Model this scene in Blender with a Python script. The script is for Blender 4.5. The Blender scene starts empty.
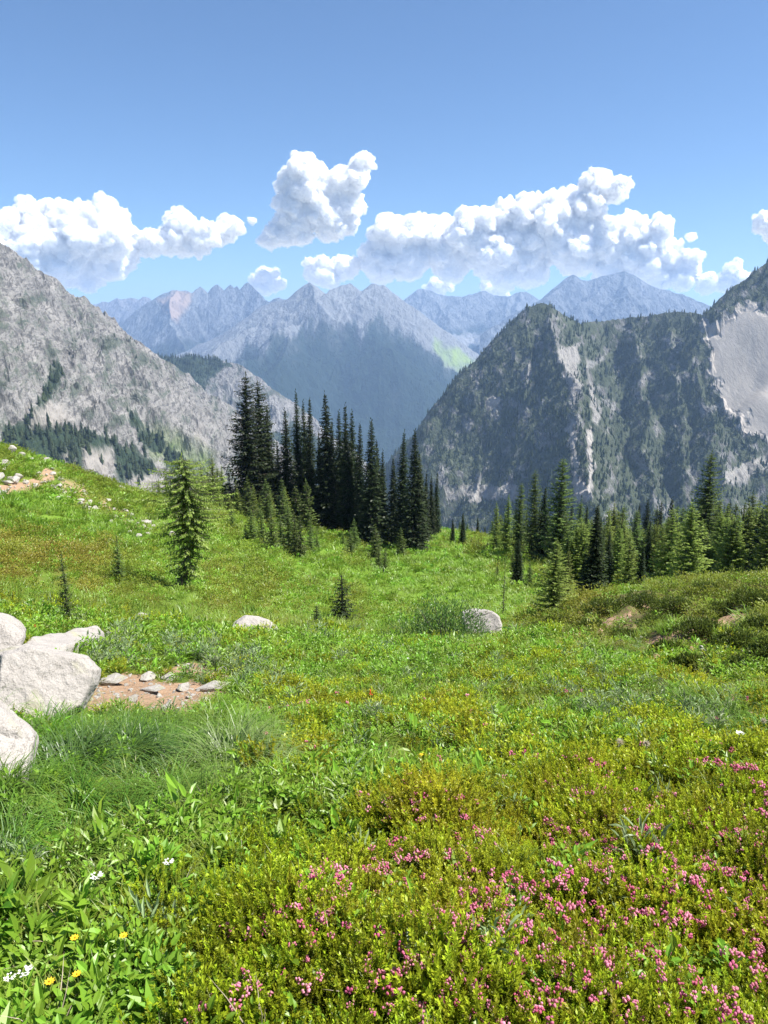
import bpy, math, random
import numpy as np
from mathutils import Vector
random.seed(7)
RNG = np.random.default_rng(11)
scene = bpy.context.scene
COL = scene.collection
PI = math.pi

# ------------------------------------------------------------------ camera model
F, CX, CY, VH = 769.0, 384.0, 512.0, 330.0
PITCH = math.atan((CY - VH) / F)
CP, SP = math.cos(PITCH), math.sin(PITCH)
EYE = 1.55                       # eye height over the ground under the camera

def ray(u, v):
    """unit horizontal direction (x, y) and slope dz/dr of the sight line through a photo position"""
    x = (u - CX) / F; y = (CY - v) / F
    d = (x, CP + y * SP, -SP + y * CP)
    h = math.hypot(d[0], d[1])
    return d[0] / h, d[1] / h, d[2] / h

def at(u, v, r):
    dx, dy, t = ray(u, v)
    return Vector((dx * r, dy * r, t * r))

def project(x, y, z):
    c = y * CP - z * SP
    up = y * SP + z * CP
    return CX + F * x / c, CY - F * up / c

# ------------------------------------------------------------------ noise
_perm = np.random.default_rng(5).permutation(256).astype(np.int64)
_perm = np.concatenate([_perm, _perm, _perm])
_g = np.random.default_rng(6).normal(size=(256, 3)); _g /= np.linalg.norm(_g, axis=1)[:, None]

def noise3(p):
    p = np.asarray(p, float)
    i = np.floor(p).astype(np.int64); f = p - i
    i &= 255
    w = f * f * f * (f * (f * 6 - 15) + 10)
    out = np.zeros(len(p))
    for dx in (0, 1):
        wx = w[:, 0] if dx else 1 - w[:, 0]
        a = _perm[(i[:, 0] + dx) & 255]
        for dy in (0, 1):
            wy = w[:, 1] if dy else 1 - w[:, 1]
            b = _perm[(a + i[:, 1] + dy) & 255]
            for dz in (0, 1):
                wz = w[:, 2] if dz else 1 - w[:, 2]
                h = _perm[(b + i[:, 2] + dz) & 255]
                g = _g[h]
                out += wx * wy * wz * (g[:, 0] * (f[:, 0] - dx) + g[:, 1] * (f[:, 1] - dy) + g[:, 2] * (f[:, 2] - dz))
    return out * 1.6

def fbm(p, oct=5, lac=2.03, gain=0.5, ridged=False):
    p = np.asarray(p, float); s = np.zeros(len(p)); a = 1.0; tot = 0
    for k in range(oct):
        n = noise3(p + 17.3 * k)
        if ridged: n = 1 - 2 * np.abs(n)
        s += a * n; tot += a; a *= gain; p = p * lac
    return s / tot

def smooth(a, b, x):
    t = np.clip((x - a) / (b - a), 0, 1)
    return t * t * (3 - 2 * t)

# ------------------------------------------------------------------ mesh helpers
def mesh_np(name, verts, faces, smooth_shade=False):
    """verts (n,3); faces: one (m,k) int array or a list of such arrays"""
    me = bpy.data.meshes.new(name)
    if not isinstance(faces, list): faces = [faces]
    faces = [np.asarray(f, np.int32) for f in faces if len(f)]
    verts = np.asarray(verts, np.float32)
    me.vertices.add(len(verts)); me.vertices.foreach_set('co', verts.ravel())
    loops = np.concatenate([f.ravel() for f in faces])
    sizes = np.concatenate([np.full(len(f), f.shape[1], np.int32) for f in faces])
    starts = np.concatenate([[0], np.cumsum(sizes)[:-1]]).astype(np.int32)
    me.loops.add(len(loops)); me.loops.foreach_set('vertex_index', loops)
    me.polygons.add(len(sizes)); me.polygons.foreach_set('loop_start', starts)
    me.polygons.foreach_set('use_smooth', np.full(len(sizes), bool(smooth_shade)))
    me.update(calc_edges=True)
    return me

def link(name, me, mat=None, parent=None):
    o = bpy.data.objects.new(name, me); COL.objects.link(o)
    if mat is not None and not me.materials: me.materials.append(mat)
    if parent is not None: o.parent = parent
    return o

def tag(o, label=None, cat=None, group=None, kind=None):
    if label: o['label'] = label
    if cat: o['category'] = cat
    if group: o['group'] = group
    if kind: o['kind'] = kind
    return o

def vattr(me, name, vals):
    a = me.attributes.new(name, 'FLOAT', 'POINT'); a.data.foreach_set('value', np.asarray(vals, np.float32))

def grid_faces(nr, nc, wrap=False):
    i = np.arange(nr - 1)[:, None]; j = np.arange(nc if wrap else nc - 1)[None, :]
    j2 = (j + 1) % nc
    a = i * nc + j; b = i * nc + j2; c = (i + 1) * nc + j2; d = (i + 1) * nc + j
    return np.stack([a, b, c, d], -1).reshape(-1, 4)

# ------------------------------------------------------------------ node helpers
class Mat:
    def __init__(s, name):
        s.m = bpy.data.materials.new(name); s.m.use_nodes = True
        s.t = s.m.node_tree; s.t.nodes.clear()
        s.out = s.t.nodes.new('ShaderNodeOutputMaterial')
    def n(s, kind, _props=None, **ins):
        nd = s.t.nodes.new('ShaderNode' + kind)
        for k, v in (_props or {}).items(): setattr(nd, k, v)
        for k, v in ins.items():
            k = k.replace('_', ' ')
            s.put(nd, k, v)
        return nd
    def put(s, nd, k, v):
        sock = nd.inputs[int(k)] if isinstance(k, int) or str(k).strip().isdigit() else nd.inputs[k]
        if isinstance(v, bpy.types.NodeSocket): s.t.links.new(v, sock)
        elif isinstance(v, (tuple, list)) and len(v) == 3 and sock.type == 'RGBA': sock.default_value = (*v, 1)
        else: sock.default_value = v
    def pos(s): return s.n('NewGeometry').outputs['Position']
    def objco(s): return s.n('TexCoord').outputs['Object']
    def noise(s, scale, detail=4, rough=.55, vec=None, dist=0):
        nd = s.n('TexNoise', Scale=scale, Detail=detail, Roughness=rough, Distortion=dist)
        s.put(nd, 'Vector', vec if vec is not None else s.pos())
        return nd.outputs['Fac']
    def ramp(s, fac, stops, interp='LINEAR'):
        nd = s.n('ValToRGB'); cr = nd.color_ramp; cr.interpolation = interp
        while len(cr.elements) < len(stops): cr.elements.new(.5)
        for e, (p, c) in zip(cr.elements, stops):
            e.position = p; e.color = (*c, 1) if isinstance(c, (tuple, list)) else (c, c, c, 1)
        s.put(nd, 'Fac', fac); return nd.outputs['Color']
    def mix(s, f, a, b, mode='MIX'):
        nd = s.t.nodes.new('ShaderNodeMix'); nd.data_type = 'RGBA'; nd.blend_type = mode
        for i, v in ((0, f), (6, a), (7, b)):
            if isinstance(v, bpy.types.NodeSocket): s.t.links.new(v, nd.inputs[i])
            elif i and isinstance(v, (tuple, list)): nd.inputs[i].default_value = (*v, 1)
            else: nd.inputs[i].default_value = v
        return nd.outputs[2]
    def math(s, op, a, b=0.0, clamp=False):
        nd = s.t.nodes.new('ShaderNodeMath'); nd.operation = op; nd.use_clamp = clamp
        for i, v in ((0, a), (1, b)):
            if isinstance(v, bpy.types.NodeSocket): s.t.links.new(v, nd.inputs[i])
            else: nd.inputs[i].default_value = v
        return nd.outputs[0]
    def attr(s, name, inst=False):
        nd = s.t.nodes.new('ShaderNodeAttribute'); nd.attribute_name = name
        if inst: nd.attribute_type = 'INSTANCER'
        return nd.outputs['Fac']
    def rnd(s): return s.n('ObjectInfo').outputs['Random']
    def bump(s, h, strength=.5, dist=1.0):
        nd = s.n('Bump', Strength=strength, Distance=dist); s.put(nd, 'Height', h); return nd.outputs['Normal']
    def principled(s, col, rough=.9, normal=None, spec=.2, **kw):
        nd = s.n('BsdfPrincipled')
        s.put(nd, 'Base Color', col); s.put(nd, 'Roughness', rough); s.put(nd, 'Specular IOR Level', spec)
        if normal is not None: s.put(nd, 'Normal', normal)
        for k, v in kw.items(): s.put(nd, k.replace('_', ' '), v)
        s.t.links.new(nd.outputs[0], s.out.inputs['Surface']); return s.m
    def leaf(s, col, trans=.35, gloss=.02, rough=.5, tcol=None, normal=None):
        d = s.n('BsdfDiffuse'); s.put(d, 'Color', col)
        t = s.n('BsdfTranslucent'); s.put(t, 'Color', tcol if tcol is not None else col)
        m1 = s.n('MixShader', Fac=trans); s.t.links.new(d.outputs[0], m1.inputs[1]); s.t.links.new(t.outputs[0], m1.inputs[2])
        last = m1
        if gloss:
            g = s.n('BsdfGlossy', Roughness=rough); g.inputs['Color'].default_value = (1, 1, 1, 1)
            m2 = s.n('MixShader', Fac=gloss); s.t.links.new(m1.outputs[0], m2.inputs[1]); s.t.links.new(g.outputs[0], m2.inputs[2]); last = m2
        s.t.links.new(last.outputs[0], s.out.inputs['Surface']); return s.m

# ------------------------------------------------------------------ sun, sky, camera, render settings
SUN_EL, SUN_AZ = math.radians(57), math.radians(98)     # azimuth from +Y towards +X
SUN_DIR = Vector((math.cos(SUN_EL) * math.sin(SUN_AZ), math.cos(SUN_EL) * math.cos(SUN_AZ), math.sin(SUN_EL)))
w = bpy.data.worlds.new('World'); scene.world = w; w.use_nodes = True
wt = w.node_tree; wt.nodes.clear()
sky = wt.nodes.new('ShaderNodeTexSky'); sky.sky_type = 'NISHITA'; sky.sun_disc = False
sky.sun_elevation = SUN_EL; sky.sun_rotation = SUN_AZ
sky.altitude = 2000; sky.air_density = 1.0; sky.dust_density = 0.9; sky.ozone_density = 3.2
bg = wt.nodes.new('ShaderNodeBackground'); bg.inputs['Strength'].default_value = 0.062
wo = wt.nodes.new('ShaderNodeOutputWorld')
wb = wt.nodes.new('ShaderNodeMix'); wb.data_type = 'RGBA'; wb.blend_type = 'MULTIPLY'; wb.inputs[0].default_value = 1; wb.inputs[7].default_value = (.80, .92, 1.0, 1)
wt.links.new(sky.outputs[0], wb.inputs[6]); wt.links.new(wb.outputs[2], bg.inputs[0]); # added even glow below the horizon, in place of ground bounce, brightens cloud undersides
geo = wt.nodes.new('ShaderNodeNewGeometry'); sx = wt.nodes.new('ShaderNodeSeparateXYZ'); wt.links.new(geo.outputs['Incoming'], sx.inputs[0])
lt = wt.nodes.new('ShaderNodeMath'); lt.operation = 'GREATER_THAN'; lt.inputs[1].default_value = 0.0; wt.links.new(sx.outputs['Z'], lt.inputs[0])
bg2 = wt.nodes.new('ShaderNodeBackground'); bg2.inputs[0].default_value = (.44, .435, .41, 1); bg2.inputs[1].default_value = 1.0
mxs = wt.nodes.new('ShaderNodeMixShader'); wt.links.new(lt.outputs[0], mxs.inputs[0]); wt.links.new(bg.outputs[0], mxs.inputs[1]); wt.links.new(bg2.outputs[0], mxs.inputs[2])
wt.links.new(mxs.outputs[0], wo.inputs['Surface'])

sl = bpy.data.lights.new('sun', 'SUN'); sl.energy = 4.4; sl.angle = math.radians(.53); sl.color = (1, .955, .88)
so = bpy.data.objects.new('sun', sl); COL.objects.link(so); so.rotation_euler = SUN_DIR.to_track_quat('Z', 'Y').to_euler()
so.location = (60, 20, 90)

cam = bpy.data.cameras.new('camera'); cam.sensor_fit = 'VERTICAL'; cam.sensor_height = 24; cam.lens = 24 * F / 1024
cam.clip_start = .05; cam.clip_end = 80000
co = bpy.data.objects.new('camera', cam); COL.objects.link(co); co.rotation_euler = (PI / 2 - PITCH, 0, 0); scene.camera = co
scene.render.resolution_x, scene.render.resolution_y = 768, 1024
vs = scene.view_settings; vs.view_transform = 'Standard'; vs.look = 'None'; vs.exposure = 1.38; vs.gamma = 1
scene.render.engine = 'CYCLES'
cy = scene.cycles
cy.max_bounces = 12; cy.diffuse_bounces = 6; cy.glossy_bounces = 2; cy.transmission_bounces = 4; cy.volume_bounces = 10; cy.transparent_max_bounces = 6
cy.use_denoising = True
cy.sample_clamp_indirect = 6
cy.caustics_reflective = False; cy.caustics_refractive = False
HAZE_D = 7.0e-5
# ------------------------------------------------------------------ near ground: slope q=(z+EYE)/r fitted in (azimuth, log r)
_ctl = []
def C(u, *vr):
    for v, r in vr:
        dx, dy, t = ray(u, v)
        _ctl.append((math.atan2(dx, dy), math.log(r), (t * r + EYE) / r))
def Q(u, *tr):                    # direct sight-line slope at a distance
    dx, dy, _ = ray(u, 600)
    for t, r in tr: _ctl.append((math.atan2(dx, dy), math.log(r), (-t * r + EYE) / r))
for u in (-250, 0, 130, 260, 384, 500, 640, 768, 1000):
    dx, dy, _ = ray(u, 900); a = math.atan2(dx, dy)
    for r, q in ((.5, -.27), (1, -.29), (2.05, -.31)): _ctl.append((a, math.log(r), q))
for u in (0, 130, 260, 384, 500, 640, 768): C(u, (800, 4.4))
C(0, (720, 7.2), (640, 11.5), (600, 17), (560, 26), (520, 42), (480, 66), (449, 100)); Q(0, (.185, 135), (.30, 250), (.45, 700))
C(-220, (720, 6.8), (640, 10.8), (590, 17), (540, 26), (495, 42), (455, 66), (420, 100)); Q(-220, (.16, 135), (.30, 250), (.45, 700))
C(65, (520, 50), (480, 76), (470, 100)); Q(65, (.21, 135), (.31, 250))
C(130, (720, 7.4), (640, 13), (600, 22), (560, 37), (520, 64), (493, 100)); Q(130, (.245, 140), (.33, 250), (.47, 700))
C(250, (700, 8.2), (640, 14), (600, 25), (560, 47), (530, 75), (514, 105)); Q(250, (.272, 150), (.34, 250), (.47, 700))
C(384, (700, 8), (650, 13.2), (634, 18), (608, 40), (575, 62), (545, 90), (527, 115)); Q(384, (.29, 160), (.35, 250), (.47, 700))
C(485, (700, 8), (648, 14), (641, 19), (605, 42), (575, 62), (550, 85), (537, 105)); Q(485, (.295, 160), (.35, 250), (.47, 700))
C(555, (700, 8.2), (648, 13), (652, 17.5), (628, 24), (604, 36), (585, 50), (562, 75)); Q(555, (.292, 110), (.31, 160), (.36, 250), (.47, 700))
C(640, (720, 7.3), (668, 10.2), (684, 12.6), (655, 17), (622, 22.5), (591, 32), (597, 44), (585, 60), (562, 90)); Q(640, (.30, 150), (.36, 250), (.47, 700))
C(768, (740, 6.6), (694, 8.2), (710, 10), (685, 12.5), (640, 17.5), (610, 23), (582, 32), (590, 44), (580, 60), (560, 90)); Q(768, (.30, 150), (.36, 250), (.47, 700))
C(960, (740, 6.6), (694, 8.2), (700, 10), (675, 12.5), (625, 17.5), (595, 23), (570, 32), (585, 44), (580, 60), (560, 90)); Q(960, (.30, 150), (.36, 250), (.47, 700))
_ctl = np.array(_ctl)
_KA = 2.2                           # azimuth weight against log r
def _tps(d2): return np.where(d2 > 0, d2 * np.log(d2 + 1e-12) * .5, 0)
_X = np.stack([_ctl[:, 0] * _KA, _ctl[:, 1]], 1)
_n = len(_X); _d2 = ((_X[:, None] - _X[None]) ** 2).sum(-1)
_A = np.zeros((_n + 3, _n + 3)); _A[:_n, :_n] = _tps(_d2) + np.eye(_n) * .004
_P = np.concatenate([np.ones((_n, 1)), _X], 1); _A[:_n, _n:] = _P; _A[_n:, :_n] = _P.T
_W = np.linalg.solve(_A, np.concatenate([_ctl[:, 2], np.zeros(3)]))

def ground_z(x, y, rough=True):
    x = np.atleast_1d(np.asarray(x, float)); y = np.atleast_1d(np.asarray(y, float))
    r = np.maximum(np.hypot(x, y), .3); a = np.arctan2(x, y)
    ac = np.clip(a, -.72, .72); lr = np.log(np.clip(r, .4, 800))
    q = np.zeros(len(x))
    for k in range(0, len(x), 20000):
        s = slice(k, k + 20000)
        p = np.stack([ac[s] * _KA, lr[s]], 1)
        d2 = ((p[:, None] - _X[None]) ** 2).sum(-1)
        q[s] = _tps(d2) @ _W[:_n] + _W[_n] + p @ _W[_n + 1:]
    back = smooth(.72, 2.2, np.abs(a))
    q = q * (1 - back) + .22 * back * np.minimum(1, 60 / r)
    z = -EYE + q * r
    if rough:
        P = np.stack([x, y, np.zeros_like(x)], 1)
        far = smooth(6, 30, r)
        z = z + (.07 * fbm(P * 1.6, 3) + .035 * fbm(P * 3.6 + 4, 2)) * smooth(.6, 2, r) + .13 * fbm(P * 1.05 + 11, 3, ridged=True) * smooth(1.4, 2.4, r) * (1 - smooth(5.5, 10, r)) + .16 * far * fbm(P * .45 + 3, 4) + .5 * smooth(25, 90, r) * fbm(P * .09 + 9, 3)
        bank = bank_mask(x, y)
        z = z + bank * (.75 * fbm(P * .55 + 5, 4, ridged=True) - .25)
    return z

def bank_mask(x, y):
    r = np.hypot(x, y); a = np.arctan2(x, y)
    return smooth(.10, .30, a) * smooth(10, 13, r) * (1 - smooth(26, 34, r))

def ground_at(u, v, r0=.8, r1=400):
    """first hit of the photo's sight line on the near ground"""
    dx, dy, t = ray(u, v)
    rs = np.exp(np.linspace(math.log(r0), math.log(r1), 1600))
    z = ground_z(dx * rs, dy * rs)
    hit = np.nonzero(t * rs <= z)[0]
    k = hit[0] if len(hit) else len(rs) - 1
    r = rs[k]
    return Vector((dx * r, dy * r, float(z[k])))

def gz(x, y): return float(ground_z([x], [y])[0])

_az = np.concatenate([np.linspace(-PI, -.78, 40)[:-1], np.linspace(-.78, .78, 460), np.linspace(.78, PI, 40)[1:-1]])
_rr = np.concatenate([[.25], np.exp(np.linspace(math.log(.45), math.log(900), 470))])
_AZ, _RR = np.meshgrid(_az, _rr)
gx, gy = (_RR * np.sin(_AZ)).ravel(), (_RR * np.cos(_AZ)).ravel()
gzv = ground_z(gx, gy)
gV = np.stack([gx, gy, gzv], 1)
gF = grid_faces(len(_rr), len(_az), wrap=True)[:, ::-1]
# cap at the centre
gV = np.vstack([gV, [[0, 0, -EYE]]]); nc = len(_az)
cap = np.stack([np.arange(nc), (np.arange(nc) + 1) % nc, np.full(nc, len(gV) - 1)], 1)[:, ::-1][:, [0, 1, 2]]
ground_me = mesh_np('meadow_ground', gV, [gF, cap[:, ::-1][:, [1, 0, 2]]], True)
GU, GVv = project(gV[:, 0], np.maximum(gV[:, 1], .2), gV[:, 2])
GR = np.hypot(gV[:, 0], gV[:, 1])
# ------------------------------------------------------------------ mountains: ruled faces from a foot line to a crest line, roughened
FLOOR_Z = -1000.0
def poly_mask(u, v, poly, soft=6.0, warp=5.0, wscale=.05, seed=0):
    """soft mask of a patch outlined on the slope; edges broken up by noise"""
    P = np.stack([u * wscale, v * wscale, np.full_like(u, seed * 3.7)], 1)
    uu = u + warp * 2.2 * fbm(P, 4); vv = v + warp * 2.2 * fbm(P + 31, 4)
    poly = np.array(poly, float); n = len(poly)
    inside = np.zeros(len(u), bool); dist = np.full(len(u), 1e9)
    for i in range(n):
        x1, y1 = poly[i]; x2, y2 = poly[(i + 1) % n]
        c = ((y1 > vv) != (y2 > vv)) & (uu < (x2 - x1) * (vv - y1) / ((y2 - y1) if y2 != y1 else 1e-9) + x1)
        inside ^= c
        L = (x2 - x1) ** 2 + (y2 - y1) ** 2 + 1e-9
        t = np.clip(((uu - x1) * (x2 - x1) + (vv - y1) * (y2 - y1)) / L, 0, 1)
        dist = np.minimum(dist, np.hypot(uu - x1 - t * (x2 - x1), vv - y1 - t * (y2 - y1)))
    sd = np.where(inside, dist, -dist)
    return np.clip(.5 + sd / (2 * soft), 0, 1)

def interp(pts, uu, col):
    p = np.array(pts, float); return np.interp(uu, p[:, 0], p[:, col])

def massif(crest, spurs, r_range, nu, nr, k=.8, amp=(60, 700), fine=(18, 140), warp=(70, 500), seed=0, auto=0, jag=1.0, calm=None, keep=.2, spur_drop=(.42, .58), spur_len=(.5, .9), kback=.9, dv=0):
    """a mountain as a height field: crest and spur lines with flanks falling away from them, then eroded by noise.
    crest and spurs are lists of (u, v, distance); auto adds that many spurs running down from the crest's summits"""
    rng = np.random.default_rng(seed + 50)
    us = np.arange(crest[0][0], crest[-1][0] + .5, 1.6)
    cv = interp(crest, us, 1) + dv - jag * fbm(np.stack([us * .22, us * 0, us * 0 + seed], 1), 3, ridged=True, gain=.7)
    Cc = np.array([at(a, b, c) for a, b, c in zip(us, cv, interp(crest, us, 2))])
    lines = [np.array([at(*p) for p in l]) for l in spurs]
    if auto:
        ker = np.hanning(41); ker /= ker.sum()
        dev = np.convolve(np.pad(cv, 20, mode='edge'), ker, mode='valid') - cv
        order = [i for i in range(2, len(us) - 2) if cv[i] <= cv[i - 1] and cv[i] <= cv[i + 1]]
        order = sorted(order, key=lambda i: -dev[i])[:auto]
        D = r_range[1] - r_range[0]
        for i in order:
            p = Cc[i].copy(); d = -p[:2] / np.linalg.norm(p[:2]); a = rng.normal(0, .38); d = np.array([d[0] * math.cos(a) - d[1] * math.sin(a), d[0] * math.sin(a) + d[1] * math.cos(a)])
            L = D * rng.uniform(*spur_len); ln = [p.copy()]; n = 7; dr = rng.uniform(*spur_drop) * k / .8
            for j in range(n):
                b = rng.normal(0, .22); d = np.array([d[0] * math.cos(b) - d[1] * math.sin(b), d[0] * math.sin(b) + d[1] * math.cos(b)])
                st = L / n; p = p + np.array([d[0] * st, d[1] * st, -st * dr * rng.uniform(.5, 1.5)]); ln.append(p.copy())
                if j in (2, 4):                 # side ribs
                    sd = np.array([-d[1], d[0]]) * rng.choice([-1, 1]) + d * .6; sd /= np.linalg.norm(sd)
                    lines.append(np.array([p, p + np.array([*(sd * st * .8), -st * .8 * dr * 1.3]), p + np.array([*(sd * st * 1.7), -st * 1.7 * dr * 1.5])]))
            lines.append(np.array(ln))
    azs = np.array([math.atan2(ray(a, 330)[0], ray(a, 330)[1]) for a in np.linspace(crest[0][0], crest[-1][0], nu)])
    rs = np.linspace(r_range[0], r_range[1], nr)
    AZ, RR = np.meshgrid(azs, rs); x, y = (RR * np.sin(AZ)).ravel(), (RR * np.cos(AZ)).ravel()
    q = np.stack([x, y, x * 0], 1)
    dc = np.full(len(x), 1e9)
    def cones(P, xx, yy, z, kk, dist=None):
        for a, b in zip(P[:-1], P[1:]):
            e = b - a; L2 = e[0] ** 2 + e[1] ** 2 + 1e-9
            t = np.clip(((xx - a[0]) * e[0] + (yy - a[1]) * e[1]) / L2, 0, 1)
            ds = np.hypot(xx - a[0] - t * e[0], yy - a[1] - t * e[1])
            np.maximum(z, a[2] + t * e[2] - kk * ds, out=z)
            if dist is not None: np.minimum(dist, ds, out=dist)
        return z
    kk = k * (1 + .25 * fbm(q / warp[1] / 1.7 + 60 + seed, 3))
    z = np.full(len(x), -3000.0)
    cones(Cc[::2], x, y, z, kk, dc)
    z = np.where(dc > 0, z, z)
    wx = x + warp[0] * fbm(q / warp[1] + seed, 4) * smooth(0, warp[0] * 2, dc); wy = y + warp[0] * fbm(q / warp[1] + 30 + seed, 4) * smooth(0, warp[0] * 2, dc)
    for l in lines: cones(l, wx, wy, z, kk * 1.05)
    fade = keep + (1 - keep) * smooth(0, amp[1] * .55, dc)
    n = amp[0] * fbm(q / amp[1] + seed * 3.1, 6, ridged=True, gain=.55) + fine[0] * fbm(q / fine[1] + seed, 4, ridged=True, gain=.6) - amp[0] * .3
    pu, pv = project(x, y, z)
    if calm is not None: fade = fade * calm(pu, pv)
    z = np.maximum(z + n * fade, FLOOR_Z - 3)
    V = np.stack([x, y, z], 1)
    pu, pv = project(x, y, z)
    return V, grid_faces(nr, nu)[:, ::-1], pu, pv, (z - FLOOR_Z) / (np.interp(np.arctan2(x, y), np.arctan2(Cc[:, 0], Cc[:, 1]), Cc[:, 2]) - FLOOR_Z)

def slope_up(V, F_, nv):
    a, b, c = V[F_[:, 0]], V[F_[:, 1]], V[F_[:, 3]]
    n = np.cross(b - a, c - a); n /= np.linalg.norm(n, axis=1)[:, None] + 1e-12
    s = np.zeros(nv); k = np.zeros(nv)
    for j in range(4):
        np.add.at(s, F_[:, j], np.abs(n[:, 2])); np.add.at(k, F_[:, j], 1)
    return s / np.maximum(k, 1)

# rock and forest material shared by the mountains; the masks say what grows where
def mountain_mat(name, S, rock, rock2, forest, scree, grass, specks=.5, bumpd=1.0, tilt=0.0):
    m = Mat(name)
    mp = m.n('Mapping'); m.put(mp, 'Vector', m.pos()); mp.inputs['Scale'].default_value = (1, .14, .5); mp.inputs['Rotation'].default_value = (0, tilt, 0)
    pc = mp.outputs[0]
    mid = m.noise(9 / S, 7, .7, pc, .4); fin = m.noise(46 / S, 5, .75, pc)
    fo, sc_, gr = m.attr('forest'), m.attr('scree'), m.attr('grass')
    col = m.mix(m.ramp(mid, [(.35, 0.0), (.65, 1.0)]), rock, rock2)
    col = m.mix(m.ramp(fin, [(.42, .95), (.52, 0.0)]), col, tuple(c * .55 for c in rock))
    col = m.mix(m.math('MULTIPLY', sc_, .92), col, m.mix(m.ramp(mid, [(.35, 0.0), (.65, 1.0)]), m.mix(fin, scree, tuple(c * .7 for c in scree)), tuple(c * .66 for c in scree)))
    col = m.mix(m.math('MULTIPLY', gr, m.ramp(mid, [(.3, .35), (.6, 1.0)])), col, grass)
    # scattered shrubs and krummholz, thicker where the forest mask is high
    th = m.math('SUBTRACT', .74, m.math('MULTIPLY', fo, .62))
    veg = m.math('MULTIPLY', m.math('SUBTRACT', m.math('ADD', m.math('MULTIPLY', mid, .5), m.math('MULTIPLY', fin, .5)), th), 14, True)
    low = m.math('SUBTRACT', 1.0, sc_)
    veg = m.math('MULTIPLY', veg, m.math('MULTIPLY', low, m.math('ADD', m.math('MULTIPLY', fo, 1 - specks), specks)))
    fcol = m.mix(fin, tuple(c * .6 for c in forest), tuple(c * 1.5 for c in forest))
    col = m.mix(veg, col, fcol)
    h = m.math('MULTIPLY', m.math('SUBTRACT', 1.0, m.math('MULTIPLY', sc_, .8)), m.math('ADD', m.math('MULTIPLY', mid, 1.6), m.math('ADD', fin, m.math('MULTIPLY', m.noise(90 / S, 4, .7, pc), .5))))
    return m.principled(col, .95, m.bump(h, .8, bumpd * S / 40), .1)

def put_mountain(name, label, mat, res, masks, **kw):
    V, F_, pu, pv, tt = res
    me = mesh_np(name, V, F_, False)
    for k in ('forest', 'scree', 'grass'): vattr(me, k, np.clip(masks.get(k, np.zeros(len(V))), 0, 1))
    o = link(name, me, mat); tag(o, label, 'mountain', kind='structure')
    return o

FOREST_PTS = []      # (verts on slopes that carry conifers)
def forest_points(V, F_, mask, dens, seed):
    rng = np.random.default_rng(seed)
    a, b, c, d = (V[F_[:, k]] for k in range(4))
    area = .5 * np.linalg.norm(np.cross(c - a, d - b), axis=1)
    mf = mask[F_].mean(1)
    lam = area * dens * mf
    cnt = rng.poisson(lam)
    idx = np.repeat(np.arange(len(F_)), cnt)
    s, t = rng.random((2, len(idx), 1))
    p = (a[idx] * (1 - s) + b[idx] * s) * (1 - t) + (d[idx] * (1 - s) + c[idx] * s) * t
    return p

# --- left: pale granite mountain
res = massif(
    [(-420, 20, 1500), (-250, 105, 1600), (-150, 160, 1700), (-60, 210, 1800), (0, 250, 1900), (18, 263, 1950), (40, 279, 2000), (60, 291, 2050), (80, 305, 2100), (100, 317, 2150), (120, 328, 2200), (140, 342, 2260),
     (155, 353, 2300), (170, 364, 2350), (185, 380, 2400), (195, 394, 2430), (205, 410, 2460), (215, 426, 2500), (228, 446, 2540), (245, 470, 2600), (270, 500, 2650), (300, 540, 2700), (340, 600, 2750)],
    [[(-40, 232, 1850), (20, 295, 1780), (75, 345, 1720), (130, 392, 1660), (185, 445, 1580), (215, 490, 1500)], [(-120, 180, 1760), (-40, 285, 1660), (20, 345, 1580), (70, 395, 1510), (120, 445, 1430), (150, 490, 1350)],
     [(60, 291, 2080), (125, 352, 2020), (180, 400, 1960), (222, 452, 1900), (245, 500, 1840)], [(-200, 140, 1680), (-90, 280, 1540), (-20, 360, 1440), (30, 420, 1360)], [(100, 317, 2150), (160, 372, 2120), (205, 425, 2080)]],
    (1000, 3000), 440, 360, k=.92, amp=(62, 210), fine=(24, 55), warp=(55, 190), seed=1, jag=1.4, keep=.25, dv=5)
V, F_, pu, pv, tt = res
P2 = np.stack([pu * .03, pv * .03, np.zeros_like(pu)], 1)
fo = .38 + .42 * fbm(P2 * 1.6, 6, gain=.7)
dark = np.zeros(len(V))
for k, pl in enumerate([[(2, 428), (30, 420), (60, 425), (95, 436), (118, 440), (110, 452), (82, 458), (84, 475), (60, 472), (35, 458), (5, 446)],
                        [(22, 428), (42, 398), (50, 378), (58, 360), (62, 372), (48, 402), (36, 430)],
                        [(128, 412), (140, 418), (142, 428), (130, 424)], [(138, 428), (160, 438), (168, 450), (152, 450), (140, 440)],
                        [(112, 446), (132, 446), (150, 460), (162, 472), (140, 478), (118, 484), (116, 468)], [(165, 450), (182, 456), (184, 470), (168, 468)],
                        [(78, 432), (100, 436), (120, 442), (114, 450), (90, 446)]]):
    dark = np.maximum(dark, poly_mask(pu, pv, pl, 1.5, 3, .12, k))
scr = np.zeros(len(V))
for k, pl in enumerate([[(84, 448), (112, 446), (116, 462), (104, 478), (84, 472)], [(60, 455), (75, 454), (76, 468), (62, 470)], [(130, 476), (158, 474), (165, 496), (130, 494)],
                        [(28, 410), (48, 404), (62, 408), (72, 425), (30, 430)], [(196, 420), (202, 440), (206, 452), (198, 440)]]):
    scr = np.maximum(scr, poly_mask(pu, pv, pl, 3, 4, .1, 20 + k) * .8)
gr = poly_mask(pu, pv, [(142, 430), (168, 430), (196, 442), (214, 460), (210, 480), (178, 478), (150, 448)], 8, 7, .06, 40) * .9
fo_l = np.clip(np.maximum(fo * (1 - scr), dark * 1.1), 0, 1)
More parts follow.
